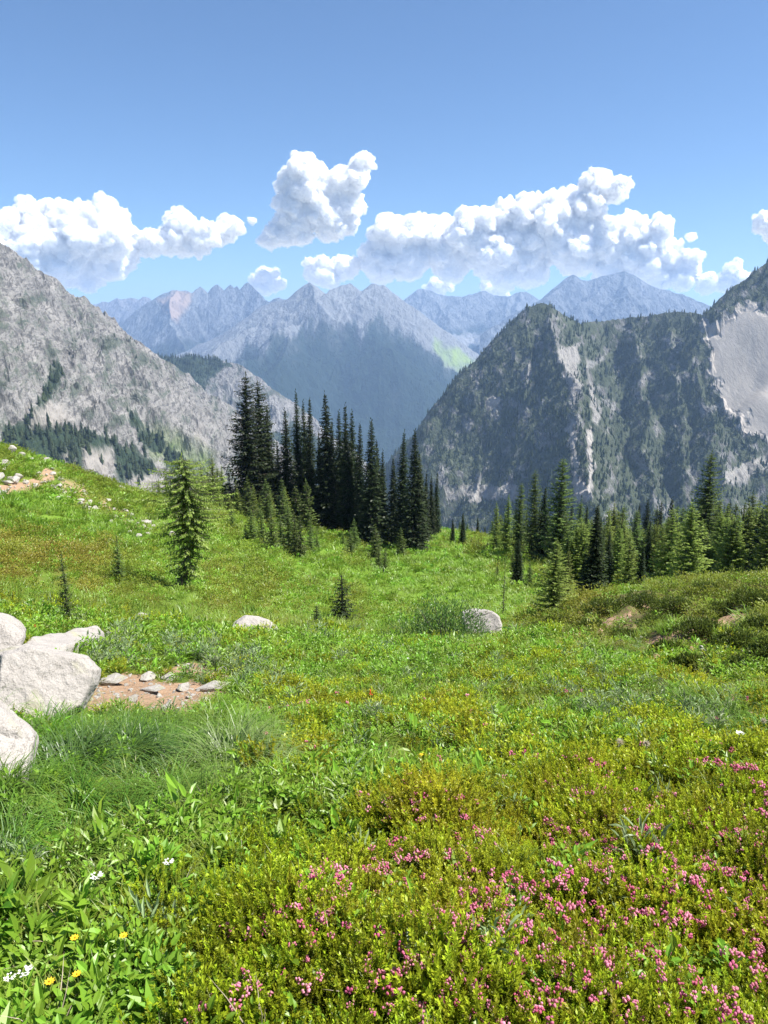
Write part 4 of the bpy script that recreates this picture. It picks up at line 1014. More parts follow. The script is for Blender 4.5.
# ------------------------------------------------------------------ ground cover
def nz(u, v, s, k, oct=4): return fbm(np.stack([u * s, v * s, np.full_like(u, k)], 1), oct)
def zones(x, y, z):
    """what grows where, from position on the ground"""
    u, v = project(x, np.maximum(y, .2), z)
    u = np.clip(u, -900, 1700); v = np.clip(v, 300, 1500)
    r = np.hypot(x, y)
    P = np.stack([x, y, x * 0], 1)
    n1 = fbm(P * .9 / np.maximum(1, r / 9)[:, None], 4); n2 = fbm(P * 2.2 / np.maximum(1, r / 9)[:, None] + 7, 3); n3 = fbm(P * .12 + 3, 4)
    Z = {}
    def pm(poly, soft, warp, k, ws=.05): return poly_mask(u, v, poly, soft, warp, ws, k)
    Z['soil'] = np.maximum.reduce([pm([(84, 690), (112, 676), (150, 676), (200, 684), (228, 694), (205, 706), (186, 722), (150, 722), (120, 712), (92, 716)], 4, 5, 1), pm([(-40, 490), (0, 485), (28, 479), (46, 469), (58, 470), (54, 480), (24, 491), (-40, 503)], 2.5, 3, 2),
                                   pm([(150, 670), (182, 662), (222, 664), (246, 676), (214, 684), (170, 680)], 5, 9, 14) * .62, pm([(142, 790), (150, 772), (166, 770), (168, 786), (156, 808)], 4, 4, 3) * .9, pm([(655, 668), (690, 664), (705, 676), (720, 690), (768, 712), (768, 722), (700, 690)], 5, 7, 4) * .8, pm([(700, 618), (742, 608), (750, 626), (712, 636)], 5, 6, 5) * .85, pm([(640, 644), (700, 630), (768, 642), (768, 656), (700, 650), (650, 656)], 4, 7, 8) * .75, pm([(556, 642), (600, 620), (648, 600), (652, 608), (600, 634), (566, 648)], 4, 7, 9) * .7,
                                   pm([(20, 985), (60, 968), (75, 985), (50, 1005), (15, 1010)], 6, 6, 6) * .6, pm([(55, 478), (80, 480), (110, 505), (150, 522), (140, 528), (95, 512), (62, 494)], 4, 8, 7) * .5])
    heath = smooth(-40, 60, v - (955 - .36 * u) + 60 * n1) * smooth(700, 770, v)
    heath = heath * smooth(135, 200, u + 40 * n2)
    heath = np.maximum(heath, smooth(.12, .32, n1 + .1) * smooth(640, 680, v) * (1 - smooth(760, 800, v)) * smooth(230, 330, u) * .4)
    Z['sedge'] = np.maximum(pm([(30, 730), (60, 716), (100, 716), (150, 722), (200, 728), (262, 730), (280, 752), (240, 790), (190, 820), (110, 836), (30, 870), (-60, 900), (-60, 760)], 12, 14, 10), pm([(300, 600), (340, 606), (400, 628), (420, 640), (350, 636), (300, 620)], 6, 6, 11) * .0)
    Z['sedge'] = np.maximum(Z['sedge'], pm([(505, 640), (560, 640), (640, 655), (650, 664), (560, 656), (505, 654)], 5, 5, 12) * .7)
    Z['sedge'] = np.maximum(Z['sedge'], pm([(668, 700), (720, 700), (768, 730), (790, 760), (740, 750), (690, 730)], 8, 8, 13) * .6)
    heath = heath * (1 - Z['sedge']) * (1 - Z['soil'])
    Z['heath'] = np.clip(heath, 0, 1)
    Z['herbbl'] = smooth(240, 120, u + 60 * n1) * smooth(820, 880, v) * (1 - Z['sedge'])
    Z['sage'] = np.maximum.reduce([pm([(165, 660), (200, 650), (262, 662), (280, 690), (240, 690), (190, 676)], 10, 12, 20), pm([(560, 690), (610, 684), (650, 706), (640, 730), (590, 716)], 9, 12, 21), pm([(670, 712), (715, 706), (740, 724), (700, 740)], 8, 12, 22), pm([(95, 640), (130, 634), (150, 650), (120, 672), (90, 676)], 6, 8, 23), pm([(-40, 860), (30, 840), (40, 880), (-20, 920)], 8, 10, 24) * .6])
    Z['rust'] = np.maximum.reduce([pm([(-60, 545), (20, 535), (70, 548), (110, 560), (104, 575), (40, 580), (-60, 600)], 22, 26, 30) * .62, pm([(-60, 520), (30, 522), (60, 536), (-60, 540)], 8, 8, 32) * .4, smooth(.25, .5, n3) * smooth(470, 560, v) * (1 - smooth(620, 660, v)) * smooth(330, 200, u) * .6])
    Z['bright'] = np.maximum.reduce([pm([(-60, 478), (40, 498), (120, 520), (230, 540), (240, 560), (180, 560), (100, 545), (-60, 530)], 10, 10, 40), pm([(380, 560), (440, 548), (520, 560), (545, 600), (505, 632), (440, 615), (400, 590)], 14, 10, 41), pm([(230, 530), (400, 560), (420, 590), (300, 580), (230, 560)], 14, 12, 42) * .6, pm([(540, 735), (620, 725), (640, 760), (580, 770)], 12, 16, 43) * .7])
    Z['olive'] = np.clip(smooth(-.1, .25, n1) * (r > 9) * (1 - .8 * Z['bright']), 0, 1)
    Z['bank'] = bank_mask(x, y)
    Z['n1'], Z['n2'], Z['n3'], Z['u'], Z['v'], Z['r'] = n1, n2, n3, u, v, r
    return Z
ZG = zones(gV[:, 0], gV[:, 1], gV[:, 2])
for k in ('soil', 'rust', 'bright', 'heath', 'olive', 'bank'): vattr(ground_me, k, np.clip(ZG[k], 0, 1))
m = Mat('meadow_soil')
n_f = m.noise(9, 6, .7); n_m = m.noise(1.3, 5, .65); n_c = m.noise(34, 4, .7)
green = m.mix(n_m, (.07, .12, .018), (.15, .22, .03))
green = m.mix(m.math('MULTIPLY', m.attr('olive'), m.ramp(n_m, [(.35, .3), (.6, .9)])), green, (.17, .17, .03))
green = m.mix(m.math('MULTIPLY', m.attr('bright'), .8), green, (.15, .27, .03))
green = m.mix(m.math('MULTIPLY', m.attr('rust'), m.ramp(n_f, [(.38, .1), (.58, .85)])), green, (.22, .135, .05))
green = m.mix(m.attr('heath'), green, m.mix(n_f, (.04, .036, .014), (.09, .08, .025)))
green = m.mix(m.math('MULTIPLY', m.attr('bank'), m.ramp(n_f, [(.36, .1), (.55, .9)])), green, (.15, .105, .06))
soil = m.mix(n_c, (.27, .165, .10), (.43, .30, .20))
soil = m.mix(m.ramp(n_f, [(.3, .6), (.5, 0.0)]), soil, (.13, .085, .05))
colr = m.mix(m.ramp(m.math('ADD', m.attr('soil'), m.math('MULTIPLY', m.math('SUBTRACT', n_f, .5), .7)), [(.38, 0.0), (.55, 1.0)]), green, soil)
GROUND_MAT = m.principled(colr, .95, m.bump(m.math('ADD', n_f, m.math('MULTIPLY', n_c, .5)), .9, .06), .1)
tag(link('ground', ground_me, GROUND_MAT), 'alpine meadow slope falling away from the viewer', 'ground', kind='structure')

# --- source plants
def arr_mesh(name, VV, tips, mat):
    V = np.concatenate(VV); me = mesh_np(name, V, np.arange(len(V)).reshape(-1, 4)); vattr(me, 'tip', np.concatenate(tips)); me.materials.append(mat); return me
def blade(p, d, side, L, W, bend, segs, VV, TT):
    """a grass blade arching over"""
    pts = [np.array(p, float)]; dd = unit(np.array(d, float))
    for k in range(segs):
        pts.append(pts[-1] + dd * L / segs); dd = unit(dd + np.array([d[0], d[1], 0]) * bend / segs + np.array([0, 0, -bend * .75 / segs * (k + 1)]))
    for k in range(segs):
        w0 = W * (1 - (k / segs) ** 1.6) ; w1 = W * (1 - ((k + 1) / segs) ** 1.6)
        VV.append(np.stack([pts[k] - side * w0 / 2, pts[k] + side * w0 / 2, pts[k + 1] + side * w1 / 2, pts[k + 1] - side * w1 / 2])); TT.append([k / segs] * 2 + [(k + 1) / segs] * 2)
def grass_tuft(seed, n, L, W, spread, bend, segs, rad, mat):
    rng = np.random.default_rng(seed); VV, TT = [], []
    for _ in range(n):
        a = rng.random() * 6.283; p = np.array([math.cos(a), math.sin(a), 0]) * rad * rng.random() ** .5; p[2] = -.02
        a2 = a + rng.normal() * .6; d = np.array([math.cos(a2) * spread, math.sin(a2) * spread, 1]) + rng.normal(size=3) * .18
        blade(p, d, np.array([-math.sin(a2), math.cos(a2), 0]), L * rng.uniform(.5, 1.15), W * rng.uniform(.7, 1.2), bend * rng.uniform(.5, 1.5), segs, VV, TT)
    return arr_mesh('grass_tuft', VV, TT, mat)
def leaf_quads(p, d, nrm, L, W, VV, TT, tip=.5, fold=.25):
    side = unit(np.cross(d, nrm)); up = unit(np.cross(side, d))
    a, b, c = p, p + d * L * .45 - up * L * .04, p + d * L - up * L * .16
    for sg in (-1, 1):
        e1 = p + d * L * .22 + side * sg * W * .42 + up * W * fold * .6; e2 = p + d * L * .62 + side * sg * W * .40 + up * W * fold * .4
        VV.append(np.stack([a, e1, e2, b] if sg > 0 else [a, b, e2, e1])); TT.append([tip] * 4)
        VV.append(np.stack([b, e2, c, c * .999 + b * .001] if sg > 0 else [b, c * .999 + b * .001, c, e2])); TT.append([tip] * 4)
def herb(seed, n, L, W, h, rad, mat, stem=True):
    rng = np.random.default_rng(seed); VV, TT = [], []
    for k in range(n):
        a = rng.random() * 6.283; o = np.array([math.cos(a), math.sin(a), 0]); zz = h * rng.random() ** .8
        p = o * rad * rng.random() + np.array([0, 0, zz])
        d = unit(o * rng.uniform(.4, 1.1) + np.array([0, 0, rng.uniform(.2, 1.1)]) + rng.normal(size=3) * .2)
        s = rng.uniform(.6, 1.15)
        leaf_quads(p, d, np.array([0, 0, 1]) + rng.normal(size=3) * .25, L * s, W * s, VV, TT, zz / h)
        if stem and k % 3 == 0: blade(p * np.array([.3, .3, 0]), p - p * np.array([.3, .3, 0]), np.array([-o[1], o[0], 0]), np.linalg.norm(p) + .001, .004, 0, 2, VV, TT)
    return arr_mesh('herb', VV, TT, mat)
def heather(seed, shoots, h, rad, needles, nl, nw, mat):
    rng = np.random.default_rng(seed); VV, TT = [], []
    for _ in range(shoots):
        a = rng.random() * 6.283; o = np.array([math.cos(a), math.sin(a), 0]); rr = rng.random() ** .5
        p = o * rad * rr * .55; d = unit(np.array([0, 0, 1]) + o * rr * .75 + rng.normal(size=3) * .16); H = h * rng.uniform(.65, 1.1)
        side = unit(np.cross(d, [0.3, 1, .2]))
        VV.append(np.stack([p - side * .0015, p + side * .0015, p + d * H + side * .001, p + d * H - side * .001])); TT.append([0, 0, .5, .5])
        for k in range(needles):
            s = .30 + .70 * (k + rng.random()) / needles; th = rng.random() * 6.283
            b = unit(np.cross(d, side)); rad_d = math.cos(th) * side + math.sin(th) * b
            dd = unit(d * rng.uniform(.5, 1.0) + rad_d * (1.15 - .5 * s)); q = p + d * H * s
            sd = unit(np.cross(dd, rad_d + rng.normal(size=3) * .3)); L = nl * rng.uniform(.7, 1.2)
            VV.append(np.stack([q, q + dd * L * .5 + sd * nw / 2, q + dd * L, q + dd * L * .5 - sd * nw / 2])); TT.append([s ** 2.2] * 4)
    return arr_mesh('heather', VV, TT, mat)

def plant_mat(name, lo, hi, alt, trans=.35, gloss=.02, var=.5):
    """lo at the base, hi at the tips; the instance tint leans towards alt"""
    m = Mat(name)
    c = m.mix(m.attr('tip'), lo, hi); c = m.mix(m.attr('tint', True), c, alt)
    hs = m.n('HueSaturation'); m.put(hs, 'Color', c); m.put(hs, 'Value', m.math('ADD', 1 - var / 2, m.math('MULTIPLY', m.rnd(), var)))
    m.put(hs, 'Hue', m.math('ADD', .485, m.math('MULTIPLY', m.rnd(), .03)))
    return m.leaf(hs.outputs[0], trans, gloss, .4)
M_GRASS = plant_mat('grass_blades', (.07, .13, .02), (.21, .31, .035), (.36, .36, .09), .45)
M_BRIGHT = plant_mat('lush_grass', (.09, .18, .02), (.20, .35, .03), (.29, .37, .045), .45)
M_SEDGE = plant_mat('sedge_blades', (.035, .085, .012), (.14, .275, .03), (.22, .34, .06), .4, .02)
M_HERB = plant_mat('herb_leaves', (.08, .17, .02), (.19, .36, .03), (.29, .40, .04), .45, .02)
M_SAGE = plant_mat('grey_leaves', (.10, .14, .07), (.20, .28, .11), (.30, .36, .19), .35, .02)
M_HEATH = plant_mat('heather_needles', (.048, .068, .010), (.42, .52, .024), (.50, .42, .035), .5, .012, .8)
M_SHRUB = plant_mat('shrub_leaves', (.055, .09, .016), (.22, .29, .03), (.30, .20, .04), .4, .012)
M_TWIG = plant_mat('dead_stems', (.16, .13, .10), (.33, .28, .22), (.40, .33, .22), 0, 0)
def srcs(name, mk, n): return [source(name, mk(k)) for k in range(n)]
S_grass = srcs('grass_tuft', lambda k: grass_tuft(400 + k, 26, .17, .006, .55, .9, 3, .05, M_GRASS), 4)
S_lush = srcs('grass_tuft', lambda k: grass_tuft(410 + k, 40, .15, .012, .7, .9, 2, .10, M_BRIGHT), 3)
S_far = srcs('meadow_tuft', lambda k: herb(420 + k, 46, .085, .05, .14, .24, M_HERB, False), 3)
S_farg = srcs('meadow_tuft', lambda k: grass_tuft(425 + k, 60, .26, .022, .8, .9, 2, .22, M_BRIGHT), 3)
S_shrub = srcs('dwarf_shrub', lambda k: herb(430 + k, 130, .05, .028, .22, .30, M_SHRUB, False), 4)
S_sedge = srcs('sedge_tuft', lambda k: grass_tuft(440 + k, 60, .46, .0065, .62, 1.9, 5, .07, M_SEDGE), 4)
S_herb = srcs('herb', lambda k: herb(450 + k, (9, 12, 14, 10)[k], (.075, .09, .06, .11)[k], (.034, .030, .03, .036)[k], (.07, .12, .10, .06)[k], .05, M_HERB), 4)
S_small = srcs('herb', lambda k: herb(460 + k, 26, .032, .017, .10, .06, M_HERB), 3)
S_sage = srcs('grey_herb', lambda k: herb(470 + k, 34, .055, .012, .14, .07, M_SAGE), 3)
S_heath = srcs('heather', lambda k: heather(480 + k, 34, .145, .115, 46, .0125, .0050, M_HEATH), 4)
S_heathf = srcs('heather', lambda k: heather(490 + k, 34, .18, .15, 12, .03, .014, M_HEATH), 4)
def twig_mesh(seed):
    rng = np.random.default_rng(seed); VV, TT = [], []
    for _ in range(7):
        a = rng.random() * 6.283; o = np.array([math.cos(a), math.sin(a), 0])
        blade(o * .02, o * rng.uniform(.2, 1.2) + np.array([0, 0, rng.uniform(.5, 1.1)]), np.array([-o[1], o[0], 0]), rng.uniform(.10, .24), .0045, rng.uniform(.2, .9), 3, VV, TT)
    return arr_mesh('twig', VV, TT, M_TWIG)
S_twig = srcs('twig', twig_mesh, 3)

def spots(bands, seed):
    rng = np.random.default_rng(seed); X, Y, R_ = [], [], []
    for r0_, r1_, dens in bands:
        az = (-1.05, 1.05) if r1_ <= 5 else (-.86, .86) if r1_ <= 20 else (-.72, .72)
        n = int(dens * .5 * (az[1] - az[0]) * (r1_ ** 2 - r0_ ** 2))
        r = np.sqrt(rng.uniform(r0_ ** 2, r1_ ** 2, n)); a = rng.uniform(*az, n)
        X.append(r * np.sin(a)); Y.append(r * np.cos(a))
    x, y = np.concatenate(X), np.concatenate(Y); z = ground_z(x, y)
    return x, y, z, zones(x, y, z), rng
_rocks = [o for o in bpy.data.objects if o.get('category') in ('boulder', 'rock')]
_rb = []
for o in _rocks:
    c = [o.matrix_basis @ Vector(b) for b in o.bound_box]
    lo = np.min([p[:] for p in c], 0); hi = np.max([p[:] for p in c], 0)
    if hi[0] - lo[0] > .25: _rb.append(((lo[0] + hi[0]) / 2, (lo[1] + hi[1]) / 2, (hi[0] - lo[0]) / 2, (hi[1] - lo[1]) / 2))
def clear_of_rocks(x, y, f=.72):
    ok = np.ones(len(x), bool)
    for cx, cy_, hx, hy in _rb:
        f = 1.0 if hx > .3 else .72
        ok &= ((x - cx) / (hx * f)) ** 2 + ((y - cy_) / (hy * f)) ** 2 > 1
    return ok
TOTAL = {}
def cover(name, label, cat, sources, bands, prob, size, tint, seed, tilt=.25, lift=0.0):
    x, y, z, Zs, rng = spots(bands, seed)
    keep = (rng.random(len(x)) < prob(Zs)) & clear_of_rocks(x, y)
    x, y, z = x[keep], y[keep], z[keep]; Zs = {k: v[keep] for k, v in Zs.items()}
    n = len(x); TOTAL[name] = n
    sc = size(Zs, rng) * rng.uniform(.7, 1.25, n)
    sc3 = np.stack([sc * rng.uniform(.85, 1.2, n), sc * rng.uniform(.85, 1.2, n), sc * rng.uniform(.8, 1.2, n)], 1)
    tl = rng.normal(0, tilt, (n, 2))
    P = np.stack([x, y, z + lift], 1)
    return scatter(name, label, cat, P, rng.random(n) * 6.283, sc3, np.clip(tint(Zs, rng), 0, 1), sources, tl)
U = lambda Zs, rng: rng.random(len(Zs['r']))
soilfree = lambda Zs: 1 - smooth(.3, .6, Zs['soil'])
far_s = lambda Zs, rng: np.clip(Zs['r'] / 12, 1, 9) ** .75
cover('grass', 'meadow grass growing between the herbs', 'grass', S_grass, [(.5, 4, 130), (4, 9, 80), (9, 20, 28)],
      lambda Z: soilfree(Z) * (1 - .65 * Z['heath']) * (1 - .6 * Z['sedge']) * np.clip(.75 + .6 * Z['n2'], .15, 1), lambda Z, g_: 1 + smooth(8, 20, Z['r']) * .8, lambda Z, g_: .25 + .5 * Z['n2'] + .35 * (g_.random(len(Z['r'])) > .88), 1)
cover('lush_grass', 'bright lush grass on the middle of the meadow', 'grass', S_lush, [(4, 9, 34), (9, 20, 17)],
      lambda Z: soilfree(Z) * (1 - Z['heath']) * (1 - Z['sedge']) * np.clip(.55 + 1.0 * Z['n1'] + .5 * Z['bright'], .08, 1), lambda Z, g_: 1 + smooth(8, 20, Z['r']) * .9, lambda Z, g_: .3 + .5 * Z['n2'], 2)
cover('far_grass', 'green turf on the slopes beyond the boulders', 'grass', S_farg, [(15, 45, 6.0), (45, 115, 1.5)],
      lambda Z: soilfree(Z) * np.clip(.35 + .65 * Z['bright'] + .5 * Z['n1'], .06, 1) * (1 - .55 * Z['bank']) * (1 - .7 * Z['rust']), lambda Z, g_: np.clip(Z['r'] / 26, .75, 2.6), lambda Z, g_: .25 + .45 * Z['n2'] + .3 * (1 - Z['bright']), 3)
cover('far_herbs', 'low leafy plants on the slopes beyond the boulders', 'herbs', S_far, [(12, 45, 5.0), (45, 115, .9)],
      lambda Z: soilfree(Z) * np.clip(.6 - .3 * Z['bright'] + .6 * Z['n2'], .1, 1) * (1 - .5 * Z['bank']), lambda Z, g_: np.clip(Z['r'] / 26, .7, 2.8), lambda Z, g_: .35 + .6 * Z['n1'], 4)
cover('dwarf_shrubs', 'low olive and rusty dwarf shrubs patching the slopes', 'dwarf shrubs', S_shrub, [(9, 20, 7), (20, 45, 4.5), (45, 115, .8)],
      lambda Z: soilfree(Z) * np.clip(.1 + .75 * Z['olive'] + .9 * Z['rust'] + .7 * Z['bank'] * smooth(-.2, .2, Z['n1']), 0, 1) * (1 - .9 * Z['bright']) * smooth(9, 13, Z['r']), lambda Z, g_: np.clip(Z['r'] / 22, .7, 2.8) * (1 + .5 * Z['bank'] * smooth(-.2, .4, Z['n2'])), lambda Z, g_: .15 + .8 * Z['rust'] + .35 * Z['n2'], 5)
cover('sedge', 'long arching sedge below the boulders', 'sedge', S_sedge, [(2, 9, 46), (9, 18, 16)],
      lambda Z: Z['sedge'] * soilfree(Z), lambda Z, g_: .85 + 0 * Z['r'], lambda Z, g_: .2 + .6 * Z['n2'] + .25 * smooth(560, 500, -Z['u'] + 700), 6, .18)
cover('herbs', 'broad leaved meadow herbs', 'herbs', S_herb, [(.5, 3, 130), (3, 7, 62), (7, 16, 20)],
      lambda Z: soilfree(Z) * (1 - .62 * Z['heath']) * (1 - .75 * Z['sedge']) * np.clip(.42 + .55 * Z['herbbl'] + .7 * Z['n1'], .12, 1), lambda Z, g_: 1 + smooth(7, 16, Z['r']) * .7, lambda Z, g_: .3 + .6 * Z['n2'], 7)
cover('small_herbs', 'small leaved herbs filling the turf', 'herbs', S_small, [(.5, 3, 150), (3, 7, 100), (7, 15, 40)],
      lambda Z: soilfree(Z) * (1 - .65 * Z['heath']) * (1 - .7 * Z['sedge']), lambda Z, g_: 1.1 + smooth(7, 15, Z['r']) * .8, lambda Z, g_: .3 + .6 * Z['n1'], 8)
cover('grey_herbs', 'patches of grey leaved herbs in the turf', 'herbs', S_sage, [(2, 7, 70), (7, 16, 45)],
      lambda Z: np.clip(Z['sage'] + .03, 0, 1) * soilfree(Z), lambda Z, g_: 1.1 + smooth(7, 16, Z['r']) * .6, lambda Z, g_: .3 + .5 * Z['n2'], 9)
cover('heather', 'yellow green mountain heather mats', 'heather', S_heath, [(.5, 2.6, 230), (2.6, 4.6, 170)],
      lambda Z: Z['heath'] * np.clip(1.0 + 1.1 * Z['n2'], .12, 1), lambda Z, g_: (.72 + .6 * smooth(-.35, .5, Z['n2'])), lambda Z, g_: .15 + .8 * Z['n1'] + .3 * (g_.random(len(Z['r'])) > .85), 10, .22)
cover('heather_beyond', 'heather mats further up the turf', 'heather', S_heathf, [(4.6, 9, 75), (9, 17, 26)],
      lambda Z: np.clip(Z['heath'] + .06, 0, 1) * soilfree(Z) * (1 - Z['sedge']), lambda Z, g_: .85 + smooth(9, 17, Z['r']) * .5, lambda Z, g_: .15 + .6 * Z['n1'], 11, .2)
cover('dead_stems', 'bleached dead stems among the heather', 'dead stems', S_twig, [(1.0, 3, 40), (3, 8, 9)],
      lambda Z: np.clip((.12 + .55 * smooth(930, 1000, Z['v']) * smooth(230, 300, Z['u']) * smooth(560, 480, Z['u'])), 0, 1), lambda Z, g_: .9 + 0 * Z['r'], U, 12, .4, .02)
S_peb = srcs('pebble', lambda k: stone_mesh(600 + k, .55, 2), 3)
for o_ in S_peb: o_.data.materials.append(STONE)
cover('gravel', 'grit and small pebbles on the bare soil', 'gravel', S_peb, [(1.5, 12, 110), (12, 22, 25)], lambda Z: Z['soil'] ** 1.5, lambda Z, g_: .012 + .05 * g_.random(len(Z['r'])) ** 4, U, 13, .3)
cover('rubble', 'scattered bits of stone below the trail', 'rubble', S_peb, [(45, 100, 1.1)], lambda Z: np.clip(Z['soil'] * 1.6, 0, 1), lambda Z, g_: .12 + .4 * g_.random(len(Z['r'])) ** 3, U, 14, .3, .1)
print('COVER', TOTAL)
# ------------------------------------------------------------------ flowers
def flat_mat(name, col, rough=.6, trans=.25):
    m = Mat(name); c = m.mix(m.noise(60, 2), tuple(x * .75 for x in col), tuple(min(1, x * 1.2) for x in col)); return m.leaf(c, trans, .03, rough)
pm_ = Mat('heather_bells'); c = pm_.mix(pm_.rnd(), (.60, .13, .27), (.84, .42, .54)); c = pm_.mix(pm_.math('MULTIPLY', pm_.attr('tint', True), 1), c, (.50, .16, .14))
PINK = pm_.leaf(c, .4, .0, .4)
STEM = flat_mat('flower_stem', (.09, .14, .04))
def bells(seed):
    rng = np.random.default_rng(seed); v, f = ico(1); VV, FF = [], []; nb = 0
    for k in range(8 + seed % 3):
        a = rng.random() * 6.283; rr = .020 * rng.random() ** .6
        p = np.array([math.cos(a) * rr, math.sin(a) * rr, .008 + rng.uniform(-.008, .012)]); s = rng.uniform(.0034, .0060)
        VV.append(v * np.array([s, s, s * 1.5]) + p); FF.append(f + nb); nb += len(v)
    me = mesh_np('bells', np.concatenate(VV), np.concatenate(FF), True); me.materials.append(PINK); return me
S_bell = srcs('bells', bells, 4)
cover('heather_flowers', 'pink bell clusters on the heather', 'flowers', S_bell, [(1.0, 2.6, 640), (2.6, 4.6, 420), (4.6, 8, 70)],
      lambda Z: Z['heath'] * smooth(.28, .66, .34 + .9 * Z['n2'] + .36 * smooth(760, 960, Z['v']) * smooth(180, 620, Z['u'])) * smooth(120, 260, Z['u']) * .78,
      lambda Z, g_: (.84 + .35 * smooth(2.5, 7, Z['r'])), lambda Z, g_: .45 * g_.random(len(Z['r'])) ** 2, 20, .5, .135)

_fl = {}
def flower(kind, u, v, hgt, label, group=None):
    """stem with a bloom on top, standing where the photo shows it"""
    if kind not in _fl:
        rng = np.random.default_rng(len(kind)); q = Quads()
        if kind == 'yellow_flower':
            for k in range(9):
                a = k * 2 * PI / 9; o = np.array([math.cos(a), math.sin(a), .22]); q.add(np.zeros(3), unit(o), np.array([-o[1], o[0], 0]), .017, .010, .8)
            for k in range(7): q.add(np.zeros(3), unit(rng.normal(size=3) * .5 + np.array([0, 0, 1])), unit(np.cross([0, 0, 1], rng.normal(size=3))), .007, .006, 1)
            mt = flat_mat('yellow_petal', (.80, .52, .02))
        elif kind == 'white_flower':
            for k in range(26):
                a = rng.random() * 6.283; o = np.array([math.cos(a), math.sin(a), rng.uniform(.1, .5)]); p = o * np.array([1, 1, .25]) * rng.random() * .016
                q.add(p, unit(o), np.array([-o[1], o[0], 0]), .010, .008, .8)
            mt = flat_mat('white_petal', (.80, .78, .72))
        elif kind == 'seed_head':
            for k in range(130):
                d = unit(rng.normal(size=3) + np.array([0, 0, .45])); q.add(np.array([0, 0, .012]), d, unit(np.cross(d, rng.normal(size=3))), .030 * rng.uniform(.6, 1.1), .004, .5)
            mt = flat_mat('seed_plume', (.62, .55, .42), .7, .4)
        else:
            for k in range(16):
                d = unit(rng.normal(size=3) * .5 + np.array([0, 0, .8])); q.add(np.array([0, 0, -.03 + .045 * rng.random()]), d, unit(np.cross(d, rng.normal(size=3))), .024, .009, .5)
            mt = flat_mat('scarlet_bract', (.75, .09, .03))
        me = q.mesh('bloom'); me.materials.append(mt); _fl[kind] = me
    p = ground_at(u, v); d = p.length; lift = hgt
    # the bloom shows at (u, v): the foot lies under it
    q_ = ground_at(u, v + lift * F / d)
    o = bpy.data.objects.new(kind, None); COL.objects.link(o); o.location = q_; o.empty_display_size = .05
    o.rotation_euler.z = random.uniform(0, 6)
    V, Fc = tube([(0, 0, -.02), (.006, .002, lift * .55), (0, 0, lift)], [.0028, .0024, .002], 5)
    sm = mesh_np('stem', V, Fc, True); link('stem', sm, STEM, o)
    b = link('bloom', _fl[kind], None, o); b.location = (0, 0, lift); s = random.uniform(.9, 1.2) * (.55 if p.length < 3.2 and kind == 'white_flower' else 1); b.scale = (s, s, s)
    return tag(o, label, dict(seed_head='seed head').get(kind, 'flower'), group)
flower('yellow_flower', 79, 943, .17, 'yellow daisy flower above the herbs, highest of the three near ones', 'yellow daisies')
flower('yellow_flower', 81, 979, .15, 'yellow daisy flower in herbs, lower of the close pair', 'yellow daisies')
flower('yellow_flower', 54, 986, .14, 'yellow daisy flower beside the bare patch in the grass', 'yellow daisies')
flower('yellow_flower', 127, 939, .15, 'yellow daisy flower half hidden near the edge of the heather', 'yellow daisies')
flower('yellow_flower', 480, 751, .16, 'yellow flower in the turf straight below the smooth cream boulder', 'yellow flowers in the turf')
flower('yellow_flower', 421, 757, .16, 'yellow flower in the turf below the round willow bush', 'yellow flowers in the turf')
flower('white_flower', 101, 881, .20, 'flat white flower head above broad green leaves', 'white flower heads')
flower('white_flower', 15, 983, .16, 'white flower head close to the picture corner', 'white flower heads')
flower('white_flower', 31, 977, .16, 'white flower head next to the one in the corner', 'white flower heads')
flower('white_flower', 171, 866, .16, 'small white flower head beside the heather edge', 'white flower heads')
flower('white_flower', 408, 660, .25, 'white flower head alone in the turf below the willow bush', 'white flower heads')
flower('white_flower', 736, 741, .22, 'white flower head near the fluffy seed heads', 'white flower heads')
flower('seed_head', 617, 748, .26, 'fluffy cream seed head, smaller of the close pair', 'fluffy seed heads')
flower('seed_head', 643, 751, .26, 'fluffy cream seed head, larger of the close pair', 'fluffy seed heads')
flower('seed_head', 759, 730, .28, 'fluffy cream seed head beside the picture edge', 'fluffy seed heads')
flower('red_flower', 37, 629, .30, 'scarlet flower above the pale slab', 'scarlet flowers')
flower('red_flower', 371, 694, .22, 'scarlet flower in the turf of the broad meadow', 'scarlet flowers')

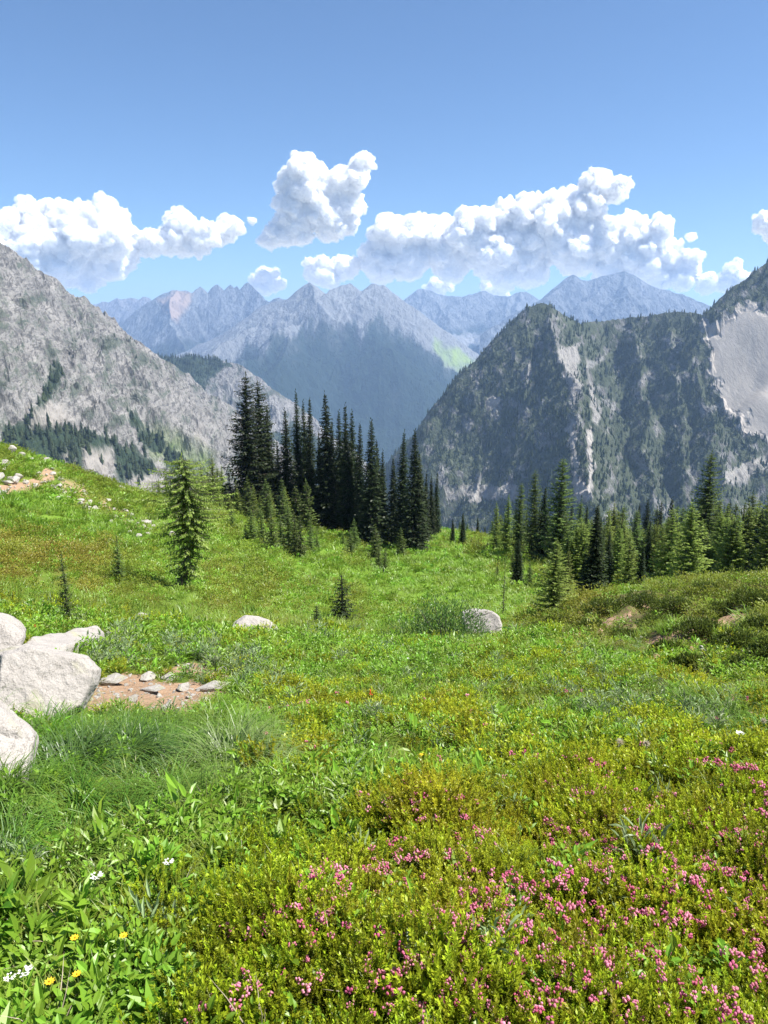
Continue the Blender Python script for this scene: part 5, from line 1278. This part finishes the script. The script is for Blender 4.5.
# ------------------------------------------------------------------ willow bush and pale grass tussocks
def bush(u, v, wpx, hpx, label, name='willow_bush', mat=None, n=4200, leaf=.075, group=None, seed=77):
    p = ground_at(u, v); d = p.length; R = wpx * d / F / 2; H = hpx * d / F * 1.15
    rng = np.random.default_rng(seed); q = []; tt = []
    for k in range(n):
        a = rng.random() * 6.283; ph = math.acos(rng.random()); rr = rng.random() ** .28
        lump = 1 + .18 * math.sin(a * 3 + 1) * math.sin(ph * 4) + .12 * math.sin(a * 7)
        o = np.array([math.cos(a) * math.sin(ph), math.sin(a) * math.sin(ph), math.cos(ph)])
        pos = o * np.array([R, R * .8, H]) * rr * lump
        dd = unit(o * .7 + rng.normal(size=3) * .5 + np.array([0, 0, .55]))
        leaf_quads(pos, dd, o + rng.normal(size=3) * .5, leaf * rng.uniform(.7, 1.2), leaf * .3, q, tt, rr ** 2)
    root = bpy.data.objects.new(name, None); COL.objects.link(root); root.location = p - Vector((0, 0, .05))
    link('foliage', arr_mesh('foliage', q, tt, mat or M_BUSH), None, root)
    VV, FF, nb = [], [], 0
    for k in range(12):
        a = k * .55; o = np.array([math.cos(a), math.sin(a), 0]); t_ = np.array([R * .6 * o[0] * rng.random(), R * .5 * o[1] * rng.random(), H * .8])
        V, Fc = tube([(0.05 * o[0], .05 * o[1], 0), t_ * .5, t_], [.012, .008, .004], 5); VV.append(V); FF.append(Fc + nb); nb += len(V)
    link('stems', mesh_np('stems', np.concatenate(VV), np.concatenate(FF), True), BARK, root)
    return tag(root, label, 'bush', group)
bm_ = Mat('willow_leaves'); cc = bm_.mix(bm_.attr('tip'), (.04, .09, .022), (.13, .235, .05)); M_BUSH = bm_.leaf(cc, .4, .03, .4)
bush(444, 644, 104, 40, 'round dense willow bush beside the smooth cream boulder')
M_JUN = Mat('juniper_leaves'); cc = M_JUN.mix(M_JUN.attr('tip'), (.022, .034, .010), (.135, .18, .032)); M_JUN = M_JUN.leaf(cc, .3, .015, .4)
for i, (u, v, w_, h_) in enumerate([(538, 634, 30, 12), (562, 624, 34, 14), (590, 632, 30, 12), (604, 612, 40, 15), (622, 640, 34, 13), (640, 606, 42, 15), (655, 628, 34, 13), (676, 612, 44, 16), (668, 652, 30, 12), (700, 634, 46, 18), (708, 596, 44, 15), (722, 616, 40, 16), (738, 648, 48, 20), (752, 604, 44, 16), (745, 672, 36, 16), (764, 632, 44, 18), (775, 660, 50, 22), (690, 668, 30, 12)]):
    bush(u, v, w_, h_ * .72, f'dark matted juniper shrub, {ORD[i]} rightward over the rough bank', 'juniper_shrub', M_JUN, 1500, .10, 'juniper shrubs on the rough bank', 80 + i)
def tussock(u, v, hgt, n, label, mat, group, bend=1.5, rad=.14, spread=.75):
    p = ground_at(u, v); me = grass_tuft(int(u * 7 + v), n, hgt, .0075, spread, bend, 6, rad, mat); me.name = 'grass_tussock'
    o = link('grass_tussock', me); o.location = p - Vector((0, 0, .01)); return tag(o, label, 'grass tussock', group)
M_PALE = Mat('pale_blades'); cc = M_PALE.mix(M_PALE.attr('tip'), (.09, .15, .035), (.28, .36, .12)); M_PALE = M_PALE.leaf(cc, .4, .03, .4)
M_DEEP = Mat('deep_blades'); cc = M_DEEP.mix(M_DEEP.attr('tip'), (.045, .095, .02), (.12, .22, .045)); M_DEEP = M_DEEP.leaf(cc, .4, .03, .4)
g = 'big grass tussocks below the boulders'
tussock(228, 768, .62, 420, 'pale feathery grass tussock below the long pointed stone', M_PALE, g, 1.2, .16, .7)
tussock(262, 772, .46, 220, 'smaller pale tussock at the heather side of the feathery tussock', M_PALE, g, 1.3, .12, .8)
tussock(120, 760, .58, 420, 'deep green grass tussock in the middle of the sedge', M_DEEP, g, 1.7, .2)
tussock(70, 770, .55, 360, 'deep green tussock touching the low pale boulder', M_DEEP, g, 1.7, .2)
tussock(165, 762, .5, 300, 'deep green tussock between the sedge and the feathery tussock', M_DEEP, g, 1.6, .16)
